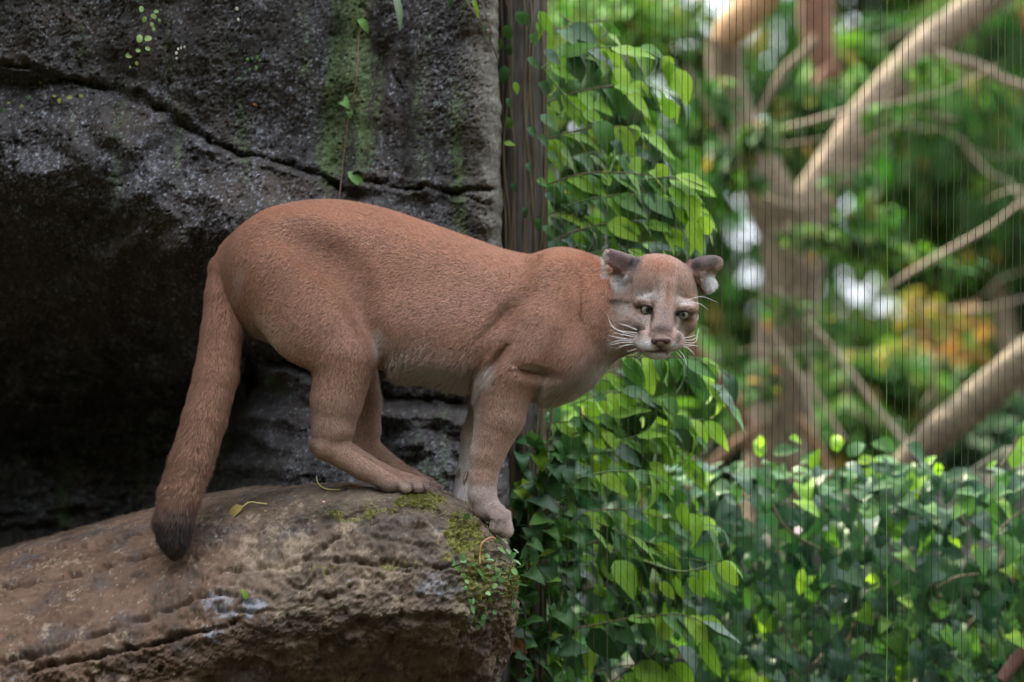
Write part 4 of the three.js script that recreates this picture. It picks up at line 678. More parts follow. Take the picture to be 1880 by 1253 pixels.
// coat colours (linear), by place on the animal
const TAWNY = [.36, .168, .110], RUFOUS = [.43, .162, .082], PINKGREY = [.39, .245, .185], CREAM = [.62, .54, .48], WHITE = [.86, .83, .80], SOOT = [.034, .024, .022], GREYB = [.17, .12, .105];
const blob = (u, v, cu, cv, ru, rv, deg = 0) => { const a = deg * Math.PI / 180, X = u - cu, Y = v - cv, p = (X * Math.cos(a) + Y * Math.sin(a)) / ru, q = (-X * Math.sin(a) + Y * Math.cos(a)) / rv; return ss(1, 0.35, Math.hypot(p, q)); };
const soft = (u, v, cu, cv, ru, rv, deg = 0) => { const a = deg * Math.PI / 180, X = u - cu, Y = v - cv, p = (X * Math.cos(a) + Y * Math.sin(a)) / ru, q = (-X * Math.sin(a) + Y * Math.cos(a)) / rv; return Math.exp(-2.2 * (p * p + q * q)); };
function coat(x, y, z, n) {
  const [u, v] = sheet(x, y, z), jit = fbm(x * 26, y * 26, z * 26, 3), big = fbm(x * 7, y * 7, z * 7 + 4, 3);
  let c = TAWNY;
  c = mix3(c, RUFOUS, clamp(ss(.25, .95, n[1]) * .8 + ss(980, 1080, u) * ss(640, 520, v) * .45 + big * .25));
  c = mix3(c, [.41, .24, .165], clamp(ss(470, 660, v) * .28 + .3 * fbm(x * 5, y * 5, z * 5 + 20, 3)) * (u > 460 && u < 1110 ? 1 : .4));
  // limbs greyer and paler downwards
  const leg = u < 1060 ? ss(660, 790, v) * ss(440, 500, u) : 0;
  c = mix3(c, PINKGREY, leg * .75);
  if (u > 480 && v > 850) c = mix3(c, [.42, .34, .31], ss(870, 905, v) * .7);
  // pale belly, groin, back of the elbow, chest
  const torsoX = u > 660 && u < 1180, bb = torsoX ? lerpTable(TORSO, u, 2) : 0;
  if (torsoX && v < 760) {
    const thick = u > 985 ? 46 : 56;
    let k = ss(bb - thick - 26, bb + 6, v + jit * 30) * 1;
    if (u > 870 && u < 985) k *= ss(890, 872, u);
    k *= ss(686, 724, u + 14 * jit) * (u < 985 ? ss(758, 716, v) : 1);
    k = Math.max(k, ss(-.6, -.92, n[1]) * ss(690, 730, u));
    c = mix3(c, CREAM, k * .88);
  }
  c = mix3(c, CREAM, .5 * blob(u, v, 695, 630, 18, 44, 12) * (z > 0 ? 1 : 0));
  c = mix3(c, CREAM, .62 * blob(u, v, 892, 690, 24, 42, 30));
  c = mix3(c, [.5, .36, .27], .5 * blob(u, v, 482, 610, 40, 60, -35));
  c = mix3(c, [.5, .38, .3], .35 * blob(u, v, 438, 520, 14, 44, 15));
  if (u > 815 && u < 895 && v > 730 && z < .02) c = mix3(c, [.58, .53, .53], .85);
  if (u > 855 && u < 900 && v > 730) c = mix3(c, CREAM, .5 * ss(884, 866, u - (820 - v) * .12));
  // toes: dark gaps between
  if (v > 880 && u > 735 && u < 820) c = mix3(c, [.06, .05, .05], .75 * Math.max(blob(u, v, 755, 895, 4, 15, -14), blob(u, v, 777, 898, 4, 14, -14), blob(u, v, 808, 902, 4, 14, -30)));
  c = mix3(c, [.07, .05, .05], .6 * Math.max(blob(u, v, 571, 818, 12, 16), blob(u, v, 690, 896, 16, 7)));
  if (v > 925 && u > 880) c = mix3(c, [.07, .055, .05], .7 * Math.max(blob(u, v, 912, 962, 4, 15, 30), blob(u, v, 905, 955, 12, 4, 30)));
  // tail: darker tip
  if (u < 470 && v > 480) { c = mix3(c, [.25, .13, .085], .6 * ss(700, 900, v)); c = mix3(c, SOOT, ss(890, 978, v + jit * 26 + gaussish(x, y, z) * 10)); }
  // head
  if (u > 1105 && v > 440 && v < 670 && z > -.02) {
    const h = ss(1112, 1150, u);
    c = mix3(c, [.47, .315, .245], h * .8);
    c = mix3(c, RUFOUS, h * .8 * soft(u, v, 1212, 490, 66, 36));
    c = mix3(c, [.34, .245, .20], h * .5 * soft(u, v, 1205, 533, 62, 26));
    c = mix3(c, [.40, .165, .075], .7 * soft(u, v, 1227, 548, 10, 56, 4));
    c = mix3(c, [.17, .095, .065], .65 * soft(u, v, 1226, 538, 3.4, 38, 2));
    c = mix3(c, [.62, .53, .49], .6 * Math.max(soft(u, v, 1209, 549, 15, 19, -10), soft(u, v, 1242, 554, 9, 16, 10)));
    c = mix3(c, WHITE, .72 * Math.max(soft(u, v, 1187, 547, 27, 12, 12), soft(u, v, 1257, 560, 18, 8, 8) * .75));
    c = mix3(c, [.74, .66, .62], .75 * Math.max(soft(u, v, 1184, 592, 24, 17, 30), soft(u, v, 1248, 600, 13, 20, -10), .85 * soft(u, v, 1150, 572, 24, 44, -20), .7 * soft(u, v, 1162, 600, 24, 15, 20)));
    c = mix3(c, [.36, .17, .09], .55 * Math.max(soft(u, v, 1164, 556, 12, 15), soft(u, v, 1160, 590, 9, 18, -25)));
    // muzzle
    c = mix3(c, [.30, .225, .21], .75 * soft(u, v, 1219, 580, 24, 34, -6));
    c = mix3(c, [.20, .155, .15], .85 * soft(u, v, 1217, 606, 27, 19, -6));
    c = mix3(c, [.15, .085, .06], .5 * Math.max(soft(u, v, 1208, 532, 3.5, 20, -14), soft(u, v, 1242, 538, 3.5, 16, 12), soft(u, v, 1200, 560, 10, 4, 60)));
    c = mix3(c, WHITE, .97 * Math.min(1, 1.25 * Math.max(soft(u, v, 1191, 634, 25, 15, 18), soft(u, v, 1232, 636, 20, 11, -10), soft(u, v, 1206, 651, 32, 13, 4))));
    c = mix3(c, SOOT, .85 * Math.max(soft(u, v, 1176, 612, 8, 16, -25), soft(u, v, 1244, 620, 8, 18, 20), .8 * soft(u, v, 1196, 615, 7, 9)));
    // eye rims and the tear line
    c = mix3(c, [.02, .014, .012], .96 * Math.max(blob(u, v, 1188, 565, 21, 10, 14), blob(u, v, 1254, 574, 19, 10, 4), blob(u, v, 1196, 577, 8, 7, 30), blob(u, v, 1241, 579, 7, 8), blob(u, v, 1188, 574, 20, 7, 10), blob(u, v, 1254, 583, 18, 6.5, 2)));
    c = mix3(c, [.06, .04, .035], .7 * Math.max(blob(u, v, 1199, 586, 5, 12, 15), blob(u, v, 1240, 590, 5, 12, -8)));
    c = mix3(c, [.06, .035, .025], .85 * Math.max(blob(u, v, 1208, 643, 30, 3.6, 2), blob(u, v, 1212, 639, 2.6, 6)));
    // ears
    const eL = blob(u, v, 1145, 480, 58, 27, 27), eR = blob(u, v, 1296, 482, 52, 25, -14);
    if (u < 1180 && v < 512) { c = mix3(c, [.105, .075, .075], .95 * eL); c = mix3(c, [.018, .012, .012], .8 * blob(u, v, 1165, 486, 12, 13)); c = mix3(c, CREAM, .6 * ss(1121, 1115, u)); }
    if (u > 1256 && v < 515) { c = mix3(c, [.095, .07, .07], .95 * eR); c = mix3(c, [.02, .014, .014], .7 * blob(u, v, 1276, 492, 12, 11)); }
    c = mix3(c, WHITE, .85 * Math.max(blob(u, v, 1142, 514, 27, 17, 8), blob(u, v, 1302, 516, 22, 24, 10)));
    c = mix3(c, [.05, .04, .04], .6 * Math.max(blob(u, v, 1158, 510, 16, 9), blob(u, v, 1288, 513, 12, 8)));
  } else if (u > 1110 && v < 510) c = mix3(c, GREYB, .8);
  return c;
}
// lie of the hair: [u, v, du, dv]
const LIE = [[440, 420, -.8, .6], [520, 380, -1, .15], [620, 370, -1, 0], [760, 400, -1, -.1], [900, 460, -1, -.1], [1020, 470, -1, .2], [1110, 500, -.9, .5], [1080, 600, -.7, .75], [1040, 700, -.5, .7], [960, 560, -.8, .6], [960, 660, -.6, .8], [850, 560, -.95, .3], [720, 520, -.95, .3], [600, 480, -.9, .45], [500, 500, -.75, .7], [560, 600, -.7, .75], [640, 620, -.5, .85], [620, 720, -.1, 1], [610, 790, .1, 1], [680, 860, .9, .5], [770, 885, 1, .4], [800, 650, -.7, .65], [720, 680, -.3, 1], [870, 690, -.4, .9], [920, 760, -.1, 1], [890, 860, 0, 1], [920, 950, .8, .7], [850, 830, -.2, 1], [420, 500, -.15, 1], [405, 620, -.1, 1], [375, 760, -.3, 1], [330, 900, -.35, 1], [318, 1000, 0, 1], [680, 740, .1, 1]];
function lie(u, v, z) {
  if (v < 545 && v > 498 && z > .02 && u > 1110 && u < 1166) return [-.25, .97]; if (v < 550 && v > 498 && u > 1284) return [.35, .93];
  if (u > 1120 && v < 665 && z > .02) { let du = u - 1214, dv = v - 622; if (v < 545) { du *= .5; } const l = Math.hypot(du, dv) || 1; return [du / l, dv / l]; }
  let a = 0, b = 0; for (const g of LIE) { const w = 1 / (((u - g[0]) ** 2 + (v - g[1]) ** 2) + 300) ** 1.6; a += w * g[2]; b += w * g[3]; } const l = Math.hypot(a, b) || 1; return [a / l, b / l];
}
function hairLength(u, v, z, n) { // metres
  let L = .0098;
  if (u > 1120 && v < 668 && z > .02) { const d = Math.hypot(u - 1214, v - 600); L = mix(.0045, .013, ss(20, 90, d)); if (Math.abs(v - 518) < 20 && (u < 1162 || u > 1284)) L = .024; if (v < 508 && (u < 1170 || u > 1266)) L = .006; return L; }
  if (u < 470 && v > 470) return mix(.012, .021, ss(600, 950, v));
  if (u > 470 && v > 690) L = mix(.0098, .0048, ss(690, 860, v));
  
  if (u > 705 && u < 900 && v > 610) L = mix(L, .036, ss(610, 690, v) * ss(905, 860, u) * ss(705, 725, u) * ss(760, 715, v));
  if (u > 985 && v > 640) L = mix(L, .03, ss(640, 720, v) * ss(985, 1010, u));
  if (n[1] > .6) L = .0088;
  return L;
}
const gaussish = (x, y, z) => noise(x * 160, y * 160, z * 160);
const cougar = thing('cougar', 'tawny cougar standing on the rock ledge with its head turned and long dark-tipped tail hanging', 'cougar', [0, 0, 0]);
let catBody;
{
  const lo = W(262, 1035, 0).setZ(-.21), hi = W(1345, 350, 0).setZ(.25), h = .0036;
  const { pos, idx } = surfaceNets(catSDF, lo, hi, h), n = pos.length / 3, nor = new Float32Array(n * 3), col = new Float32Array(n * 3);
  for (let i = 0; i < n; i++) {
    let x = pos[i * 3], y = pos[i * 3 + 1], z = pos[i * 3 + 2], g = grad(catSDF, x, y, z, .0025);
    const d = clamp(catSDF(x, y, z), -.002, .002); x -= d * g[0]; y -= d * g[1]; z -= d * g[2];
    pos.set([x, y, z], i * 3); nor.set(g, i * 3); col.set(coat(x, y, z, g), i * 3);
  }
  const geo = new THREE.BufferGeometry();
  geo.setAttribute('position', new THREE.BufferAttribute(pos, 3)); geo.setAttribute('normal', new THREE.BufferAttribute(nor, 3)); geo.setAttribute('color', new THREE.BufferAttribute(col, 3)); geo.setIndex(idx);
  catBody = part('body', geo, new THREE.MeshStandardMaterial({ vertexColors: true, roughness: .95 }), cougar);
  console.log('cat triangles', idx.length / 3);
  // fur: short tapered blades, each bent over along the lie of the coat
  const blade = new THREE.BufferGeometry();
  blade.setAttribute('position', new THREE.Float32BufferAttribute([-.5, 0, 0, .5, 0, 0, -.42, .4, .16, .42, .4, .16, -.26, .75, .2, .26, .75, .2, 0, 1, .16], 3));
  blade.setAttribute('normal', new THREE.Float32BufferAttribute([-.35, -.2, .9, .35, -.2, .9, -.35, -.15, .9, .35, -.15, .9, -.3, 0, .95, .3, 0, .95, 0, .1, 1], 3));
  blade.setIndex([0, 1, 3, 0, 3, 2, 2, 3, 5, 2, 5, 4, 4, 5, 6]);
  const T = idx.length / 3, cum = new Float64Array(T); let A = 0;
  for (let t = 0; t < T; t++) {
    const a = idx[t * 3] * 3, b = idx[t * 3 + 1] * 3, c = idx[t * 3 + 2] * 3, e = [pos[b] - pos[a], pos[b + 1] - pos[a + 1], pos[b + 2] - pos[a + 2]], f = [pos[c] - pos[a], pos[c + 1] - pos[a + 1], pos[c + 2] - pos[a + 2]];
    let w = Math.hypot(e[1] * f[2] - e[2] * f[1], e[2] * f[0] - e[0] * f[2], e[0] * f[1] - e[1] * f[0]);
    const [u, v] = sheet(pos[a], pos[a + 1], pos[a + 2]);
    if (pos[a + 2] < -.03) w *= .4;
    if (u > 1120 && v < 665) w *= 4.5;
    A += w; cum[t] = A;
  }
  const N = FUR, fur = new THREE.InstancedMesh(blade, std([1, 1, 1], .62), N), M = new THREE.Matrix4(), X = V(), Y = V(), Z = V(), C = new THREE.Color();
  let k = 0;
  for (let s = 0; s < N; s++) {
    const r = (s + rnd()) / N * A; while (k < T - 1 && cum[k] < r) k++;
    let a = rnd(), b = rnd(); if (a + b > 1) { a = 1 - a; b = 1 - b; } const c = 1 - a - b, i = idx[k * 3] * 3, j = idx[k * 3 + 1] * 3, l = idx[k * 3 + 2] * 3;
    const P = [0, 1, 2].map((q) => pos[i + q] * a + pos[j + q] * b + pos[l + q] * c), n3 = [0, 1, 2].map((q) => nor[i + q] * a + nor[j + q] * b + nor[l + q] * c), [u, v] = sheet(...P);
    const [du, dv] = lie(u, v, P[2]), head = u > 1120 && v < 668;
    let L = hairLength(u, v, P[2], n3) * rr(.65, 1.25);
    if (Math.hypot((u - 1187) / 16, (v - 568) / 10) < 1 || Math.hypot((u - 1254) / 15, (v - 576) / 9) < 1 || Math.hypot((u - 1214) / 22, (v - 627) / 12) < 1) L *= .12;
    Z.set(...n3).normalize();
    const cl = fbm(P[0] * 55, P[1] * 55, P[2] * 55, 2) * .55;         // locks: neighbours lean together
    Y.set(du, -dv, 0); const ca = Math.cos(cl * .7 + gauss() * .22), sa = Math.sin(cl * .7 + gauss() * .16); Y.set(Y.x * ca - Y.y * sa, Y.x * sa + Y.y * ca, gauss() * .15);
    Y.addScaledVector(Z, -Y.dot(Z)); if (Y.lengthSq() < 1e-4) Y.set(.1, -1, 0).addScaledVector(Z, Z.y); Y.normalize();
    const lift = (head ? .12 : .16) + .12 * rnd() + (L > .022 ? .16 : 0) + Math.max(0, fbm(P[0] * 40 + 9, P[1] * 40, P[2] * 40, 2)) * .16; Y.addScaledVector(Z, lift).normalize();
    X.crossVectors(Y, Z).normalize(); Z.crossVectors(X, Y);
    const wd = (head ? .00095 : .00112) * rr(.7, 1.3) * (L > .022 ? 1.15 : 1);
    M.makeBasis(X.multiplyScalar(wd), Y.multiplyScalar(L), Z.multiplyScalar(L)); M.setPosition(P[0], P[1], P[2]); fur.setMatrixAt(s, M);
    const q = coat(P[0], P[1], P[2], n3), tone = rr(.6, 1.42) * (1 + .10 * cl), dark = rnd() < .16 ? .46 : 1, pale = rnd() < .25 ? .2 : 0;
    C.setRGB(...q.map((w, e) => clamp(mix(w * tone * dark, [.52, .37, .28][e], pale * (w > .12 ? 1 : .2)), .004, .85))); fur.setColorAt(s, C);
  }
  fur.name = 'fur'; fur.castShadow = fur.receiveShadow = true; tag(fur, null, null, null, 'stuff'); catBody.add(fur);
}
{ // eyes, nose, claws, whiskers
  const eyeWhite = std([.012, .01, .009], .12), irisM = new THREE.MeshPhysicalMaterial({ color: new THREE.Color().setRGB(.135, .14, .10), roughness: .25, clearcoat: 1, clearcoatRoughness: .05 }), pupilM = std([.004, .004, .004], .1);
  for (const [u, v, z, r] of [[1188, 568, .1412, 12.2], [1253.5, 577, .1412, 11.6]]) {
    const c = W(u, v, z), R = r * px, e = part('eye', new THREE.SphereGeometry(R, 28, 20), eyeWhite, cougar); e.position.copy(c);
    const g = V(.08, -.12, 1).normalize(), q = new THREE.Quaternion().setFromUnitVectors(V(0, 1, 0), g);
    const i = part('iris', new THREE.SphereGeometry(R * 1.012, 28, 10, 0, 6.2832, 0, .95), irisM, e); i.quaternion.copy(q);
    const p = part('pupil', new THREE.SphereGeometry(R * 1.024, 20, 8, 0, 6.2832, 0, .32), pupilM, e); p.quaternion.copy(q);
  }
  // nose leather: a soft triangle with two nostrils
  const lobes = [], add = (u, v, z, rx, ry, rz, deg = 0) => { const g = new THREE.SphereGeometry(1, 26, 18); g.scale(rx * px, ry * px, rz * px); g.rotateZ(-deg * Math.PI / 180); const c = W(u, v, z); g.translate(c.x, c.y, c.z); lobes.push(g); };
  add(1214, 624, .2075, 17.5, 7, 9); add(1212.5, 631, .206, 9, 9, 9); add(1202, 627, .203, 7.5, 6, 9, 30); add(1225, 626.5, .203, 7.5, 6, 9, -30);
  part('nose', mergeGeometries(lobes), std([.085, .04, .036], .42), cougar);
  const nostrils = [];
  for (const [u, v, deg] of [[1202.5, 628.5, 28], [1224, 627.5, -28]]) { const g = new THREE.SphereGeometry(1, 14, 10); g.scale(4.4 * px, 2.1 * px, 3 * px); g.rotateZ(-deg * Math.PI / 180); const c = W(u, v, .2125); g.translate(c.x, c.y, c.z); nostrils.push(g); }
  for (const g of nostrils) part('nostril', g, std([.008, .005, .005], .6), cougar);
  const clawM = std([.13, .07, .045], .4);
  for (const l of [[[846, 860, 3.2, -.05], [841, 872, 3, -.045], [840, 880, .6, -.04]], [[858, 868, 4, .06], [853, 882, 3.6, .07], [852, 893, .7, .075]]]) part('claw', tube(l.map(([u, v, r, z]) => { const p = W(u, v, z); return [p.x, p.y, p.z, r * px]; }), 8, 8), clawM, cougar);
  const wm = std([.8, .78, .74], .5);
  const wk = (u0, v0, z0, u1, v1, u2, v2, dz, r = .55) => { const a = W(u0, v0, z0), b = W(u1, v1, z0 + dz * .6), c = W(u2, v2, z0 + dz); part('whisker', tube([[a.x, a.y, a.z, r * px], [b.x, b.y, b.z, r * px * .85], [c.x, c.y, c.z, r * px * .3]], 12, 5), wm, cougar); };
  for (const w of [[1171, 612, .17, 1128, 603, 1114, 575, -.03], [1172, 617, .17, 1140, 609, 1120, 598, -.03], [1173, 621, .17, 1145, 615, 1127, 611, -.01], [1172, 625, .17, 1140, 621, 1117, 616, 0], [1173, 629, .17, 1140, 625, 1120, 631, 0], [1175, 631, .17, 1145, 629, 1119, 634, .01], [1176, 634, .17, 1150, 634, 1131, 641, .01], [1178, 637, .17, 1166, 642, 1152, 646, .02], [1182, 641, .165, 1173, 646, 1163, 652, .02], [1170, 606, .165, 1150, 598, 1136, 594, -.02], [1185, 645, .16, 1178, 654, 1170, 660, .02]]) wk(...w);
  for (const w of [[1249, 625, .17, 1277, 622, 1284, 602, -.02], [1250, 622, .17, 1266, 619, 1279, 615, -.01], [1249, 628, .17, 1276, 629, 1282, 618, -.02], [1248, 632, .17, 1272, 634, 1282, 636, -.01], [1247, 635, .17, 1264, 640, 1277, 653, 0], [1244, 640, .17, 1256, 654, 1261, 670, 0], [1240, 643, .17, 1250, 655, 1256, 662, 0], [1247, 633, .168, 1262, 636, 1274, 634, 0], [1216, 657, .16, 1222, 664, 1226, 671, .01]]) wk(...w, .5);
  for (const w of [[1262, 551, .14, 1290, 545, 1319, 556, -.02], [1264, 556, .14, 1285, 558, 1302, 570, -.02], [1282, 578, .09, 1281, 588, 1272, 586, .02], [1172, 532, .12, 1182, 529, 1188, 534, .02]]) wk(...w, .42);
}
// ---------------------------------------------------------------- small things on the rock
const onWall = (u, v, off = .004) => { const z = wallDepth(u, v) + off; return W(u, v, z); };
const tiny = { pale: [lm([.30, .42, .14], .3, .4), lm([.24, .40, .12], .3, .4)], leaf: [lm([.12, .27, .05], .35, .5), lm([.09, .22, .05], .35, .5)], olive: [lm([.32, .33, .06], .3, .3), lm([.24, .27, .05], .3, .3)], white: [lm([.5, .5, .38], .2, .2)] };
function sprigOn(name, label, list, tone, size, cat = 'rock plant') {
  const t = thing(name, label, cat);
  for (const [u, v, du = rr(-1, 1), dv = rr(-.3, 1), k = 1, kind = 'round', tn = tone] of list) { const p = onWall(u, v, .006), m = part('leaf', pick(LG[kind]), pick(tiny[tn]), t); setLeaf(m, p, V(du, -dv, .25), V(rr(-.3, .3), .25, 1), size * k * px, kind === 'round' ? .85 : 1); }
  return t;
}
sprigOn('rock_plant', 'topmost sprout of small round pale leaves on the upper left rock', [[258, 10, .1, 1], [267, 30, -.6, 1], [276, 26, .8, .5], [276, 40, .5, .9, .8], [289, 34, .8, .7, .6], [281, 20, 1, .1, .8], [280, 48, .3, 1, .7]], 'pale', 13);
sprigOn('rock_plant', 'larger sprout of round pale green leaves just above the long crack', [[254, 78, .2, -1, 1.2], [264, 72, .9, -.3, 1.1], [232, 90, .3, -1, 1], [229, 100, 1, .2, 1.1], [248, 92, 1, .1, .7], [266, 86, .9, .6, .8], [249, 112, .3, 1, .6, 'round', 'olive'], [237, 120, .3, 1, .4]], 'pale', 14);
sprigOn('rock_plant', 'row of yellowish round leaves growing below the long crack at left', [[75, 155, -.3, -1], [87, 162, .9, -.2], [55, 176, -.8, .4, 1, 'round', 'leaf'], [64, 178, .9, .2, .7, 'round', 'leaf'], [83, 172, .1, 1], [95, 174, .8, .3, .9], [109, 180, -.2, .6, 1.1], [131, 177, -.6, .2, 1.1], [144, 174, .8, .3, .9], [38, 191, .2, 1], [6, 198, -.1, 1, 1, 'round', 'leaf'], [12, 190, .6, -.4, .6]], 'olive', 10);
sprigOn('rock_plant', 'tiny pale scale leaves in the middle of the upper rock', [[322, 100, .3, -1, .9], [326, 92, .1, -1, .7], [331, 90, .2, -1, .7], [337, 88, .3, -1, .7], [324, 104, -.3, 1, .8]], 'white', 8);
sprigOn('rock_plant', 'tiny green scale leaves right of the tiny pale ones on the upper rock', [[455, 112, -.3, -1, .9], [462, 110, .1, -1, .8], [470, 108, .3, -1, .9], [458, 124, -.2, 1, .9], [468, 120, .6, .8, .9], [474, 112, .6, -.6, .7]], 'leaf', 9);
sprigOn('rock_plant', 'lone pale fleck of a leaf high on the rock at top centre', [[433, 12, .4, 1, .9], [436, 32, .3, 1, .8]], 'white', 9);
sprigOn('rock_plant', 'single thin leaf on the boulder below the long crack', [[206, 204, .6, 1, 1, 'blade', 'olive'], [209, 210, .5, 1, .7, 'blade', 'olive']], 'olive', 12);
{ // the red stem with three leaves
  const t = thing('creeper', 'thin reddish stem with three green leaves hanging down the rock face', 'creeper');
  const pts = [[672, 20], [660, 60], [655, 130], [648, 180], [640, 210], [634, 255], [628, 310], [622, 372]].map(([u, v]) => { const p = onWall(u, v, .012); return [p.x, p.y, p.z, 1.15 * px]; }); part('stem', tube(pts, 50, 6), stemR, t);
  for (const [u, v, du, dv, L, kind] of [[656, 36, 1, .45, 40, 'oval'], [630, 185, .9, .5, 30, 'heart'], [641, 205, .3, 1, 16, 'heart'], [638, 316, 1, .6, 48, 'oval']]) leaf(t, kind, pick(tiny.leaf), onWall(u, v, .02), V(du, -dv, .2), V(.1, .5, .8), L * px, 1);
  const b = thing('hanging_leaf', 'long narrow grey green leaf hanging from the top edge over the rock', 'leaf'); leaf(b, 'blade', lm([.25, .36, .22], .3, .5), onWall(724, -8, .03), V(.42, -1, .05), V(.6, .3, 1), 72 * px, 2.2);
  const d = thing('creeper', 'dry thin stems with long leaves trailing down the worn right corner of the rock', 'creeper');
  part('stem', tube([[845, -20], [868, 20], [890, 52], [905, 85], [914, 110]].map(([u, v]) => { const p = onWall(u, v, .02); return [p.x, p.y, p.z, 1.6 * px]; }), 30, 6), stemM, d);
  part('stem', tube([[880, -10], [893, 30], [904, 62]].map(([u, v]) => { const p = onWall(u, v, .03); return [p.x, p.y, p.z, 1.2 * px]; }), 30, 6), stemM, d);
  for (const [u, v, du, dv, L, tn] of [[868, 0, .5, 1, 44, 'bright'], [886, 46, .8, .8, 30, 'mid'], [825, -10, .1, 1, 30, 'dark'], [898, 64, .6, 1, 26, 'mid']]) leaf(d, 'blade', pick(GREENS[tn]), onWall(u, v, .02), V(du, -dv, .1), V(.3, .4, 1), L * px, 2);
  const m = thing('leaf_scrap', 'pale leaf scrap lying on the rock left of the reddish stem', 'leaf'); leaf(m, 'oval', pick(GREENS.dry), onWall(463, 190, .006), V(1, -.2, .1), V(0, .4, 1), 14 * px, .6);
}
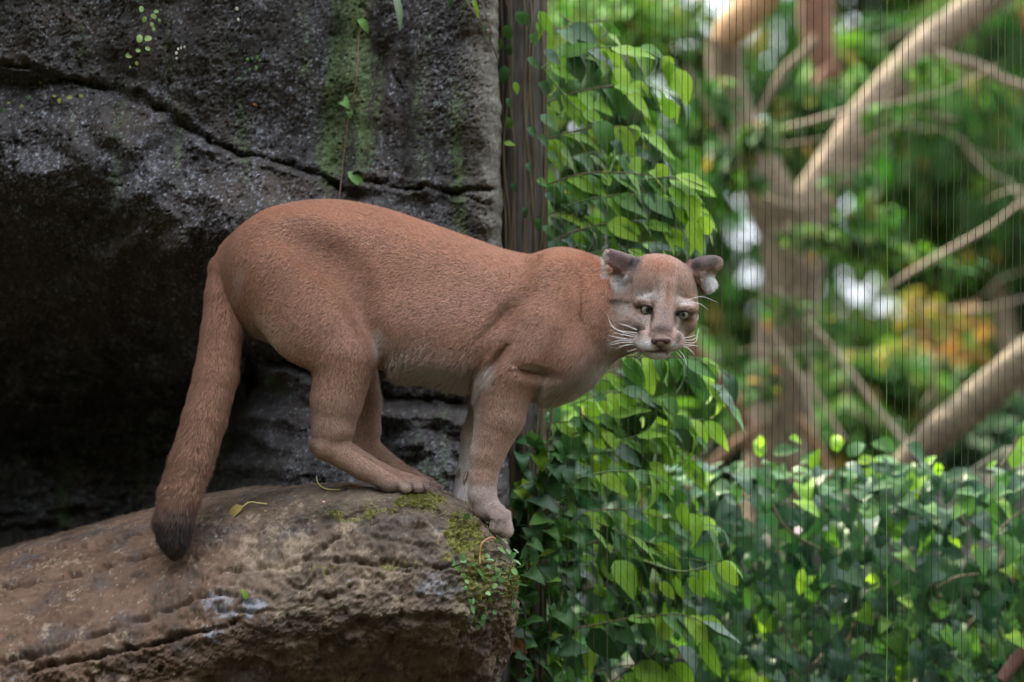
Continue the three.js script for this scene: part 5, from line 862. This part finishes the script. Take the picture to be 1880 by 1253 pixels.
{ // what lies and grows on the ledge
  const put = (t, kind, mat, u, v, du, dv, L, w = 1, lift = .003, z = .25) => { const [p, n] = onLedge(u, v); const q = p.clone().addScaledVector(n, lift); return leaf(t, kind, mat, q, V(du, -dv, z), V(n.x + rr(-.3, .3), n.y + .2, n.z + rr(-.2, .4)), L * px, w); };
  const thread = (t, list, r, mat, lift = .004) => part('stem', tube(list.map(([u, v, l = lift]) => { const [p, n] = onLedge(u, v), q = p.clone().addScaledVector(n, l); return [q.x, q.y, q.z, r * px]; }), 26, 6), mat, t);
  const yel = lm([.50, .37, .12], .3, .15), rust = lm([.26, .095, .05], .25, .15), pink = std([.5, .24, .2], .9), straw = std([.45, .38, .13], .7);
  const f1 = thing('fallen_leaf', 'yellow fallen leaf with a long curved stalk lying beside the tail tip', 'leaf');
  put(f1, 'oval', yel, 446, 938, -1, .42, 66, .72, .012, .35); thread(f1, [[444, 939, .013], [460, 932, .016], [474, 930, .012], [488, 930, .006]], 1.3, straw);
  const f2 = thing('fallen_leaf', 'curled rust brown leaf lying beside the near hind paw', 'leaf'); put(f2, 'oval', rust, 628, 899, 1, -.12, 42, .6, .006, .1); put(f2, 'oval', rust, 640, 899, 1, -.2, 32, .6, .008, .1);
  const f3 = thing('fallen_stalk', 'thin curved yellow stalk lying left of the rust brown leaf', 'stalk'); thread(f3, [[580, 893, .022], [588, 897, .014], [602, 902, .005], [624, 903, .004]], 1.3, straw);
  const f4 = thing('leaf_scrap', 'small pink leaf scrap on the flat top of the ledge', 'leaf'); put(f4, 'round', pink, 592, 923, 1, .1, 11, .8, .003, 0);
  const f5 = thing('leaf_scrap', 'tiny yellow scrap on the ledge right of the fallen yellow leaf', 'leaf'); put(f5, 'oval', yel, 484, 941, 1, -.2, 13, .7, .003, 0);
  const s1 = thing('seedling', 'single upright green leaf sprouting from the crusted front of the ledge', 'seedling'); put(s1, 'oval', pick(GREENS.bright), 450, 1100, -.12, -1, 22, 1, .004, .3);
  const s2 = thing('seedling', 'pair of thin green blades on the dark mossy hollow of the ledge', 'seedling'); put(s2, 'blade', pick(GREENS.mid), 798, 1006, 1, .45, 26, 1.6); put(s2, 'blade', pick(GREENS.mid), 846, 948, .9, .8, 22, 1.6);
  const c = thing('creeper', 'creeper of tiny pale green leaves trailing over the mossy end of the ledge', 'creeper');
  const G = [...tiny.leaf, lm([.2, .36, .12], .3, .5), lm([.14, .32, .10], .3, .5)];
  for (const l of [[[832, 1040], [852, 1034], [870, 1040], [888, 1062], [900, 1068]], [[845, 1040], [852, 1066], [858, 1090], [862, 1115], [870, 1140], [884, 1146]], [[893, 965], [900, 985], [915, 998], [930, 1015], [940, 1040], [945, 1070]], [[905, 1000], [912, 1020], [910, 1045], [916, 1070], [922, 1095]], [[900, 1060], [905, 1085], [918, 1086]], [[930, 1025], [936, 1060], [940, 1085], [938, 1110]]]) thread(c, l, .9, stemG);
  thread(c, [[903, 993, .012], [890, 992, .016], [885, 1005, .01], [882, 1022, .004], [881, 1036, .002]], 1.4, std([.36, .17, .07], .8));
  for (const [u, v, du, dv, L, k = 'round'] of [[832, 1036, -.6, -.5, 13], [848, 1032, .1, -1, 13], [846, 1034, .8, -.1, 12], [838, 1044, .5, 1, 13], [858, 1034, 1, .3, 30, 'blade'], [875, 1045, .8, 1, 30, 'blade'], [850, 1058, .3, 1, 12], [856, 1070, .8, .5, 9], [855, 1084, -.1, -1, 8], [864, 1096, .1, 1, 11], [861, 1105, .2, 1, 11], [865, 1118, .4, 1, 15, 'oval'], [872, 1132, -.2, 1, 13], [882, 1138, .3, 1, 15], [889, 1128, -.1, 1, 12], [876, 1146, .3, 1, 10], [890, 1008, .2, -.8, 11], [896, 1022, -.6, .3, 14], [890, 1032, 1, 0, 14], [898, 1050, -.3, -1, 11], [905, 1056, 1, -.1, 16, 'oval'], [912, 1048, .3, 1, 14], [908, 1070, .1, -1, 11], [906, 1082, .6, -.6, 12], [914, 1088, 1, .2, 18, 'blade'], [890, 1092, 1, 0, 11], [901, 1096, .2, 1, 13, 'oval'], [904, 1122, .6, .6, 9], [896, 965, .3, 1, 15, 'oval'], [902, 978, .3, 1, 18, 'oval'], [909, 982, .8, .4, 14], [912, 990, .2, 1, 13], [920, 994, .9, .6, 16, 'oval'], [912, 1008, .8, .5, 18, 'oval'], [924, 1008, .7, .8, 13], [930, 1022, .9, -.3, 18, 'heart'], [922, 1020, -.3, 1, 12], [940, 1034, 1, .1, 16, 'heart'], [936, 1042, .8, .8, 15], [946, 1040, 1, -.1, 17, 'blade'], [932, 1052, .2, 1, 14], [938, 1056, .9, -.3, 12], [920, 1062, .4, .9, 12], [940, 1068, .9, -.2, 18, 'oval'], [946, 1066, 1, .5, 24, 'blade'], [944, 1086, .4, 1, 16, 'blade'], [940, 1116, .5, -.7, 11], [944, 1120, .8, .2, 9], [850, 950, .7, -.5, 14], [938, 1012, .8, .5, 13], [926, 1040, -.4, 1, 12]])
    put(c, k, pick(G), u, v, du, dv, L, k === 'blade' ? 2 : 1, .007);
  const d = thing('dead_leaf', 'brown dead leaf among the dark ivy just right of the front paw', 'leaf'); leaf(d, 'oval', pick(GREENS.dry), W(930, 935, -.45), V(.8, -.6, .2), V(0, .5, 1), 30 * px, 1);
}
renderer.render(scene, camera);
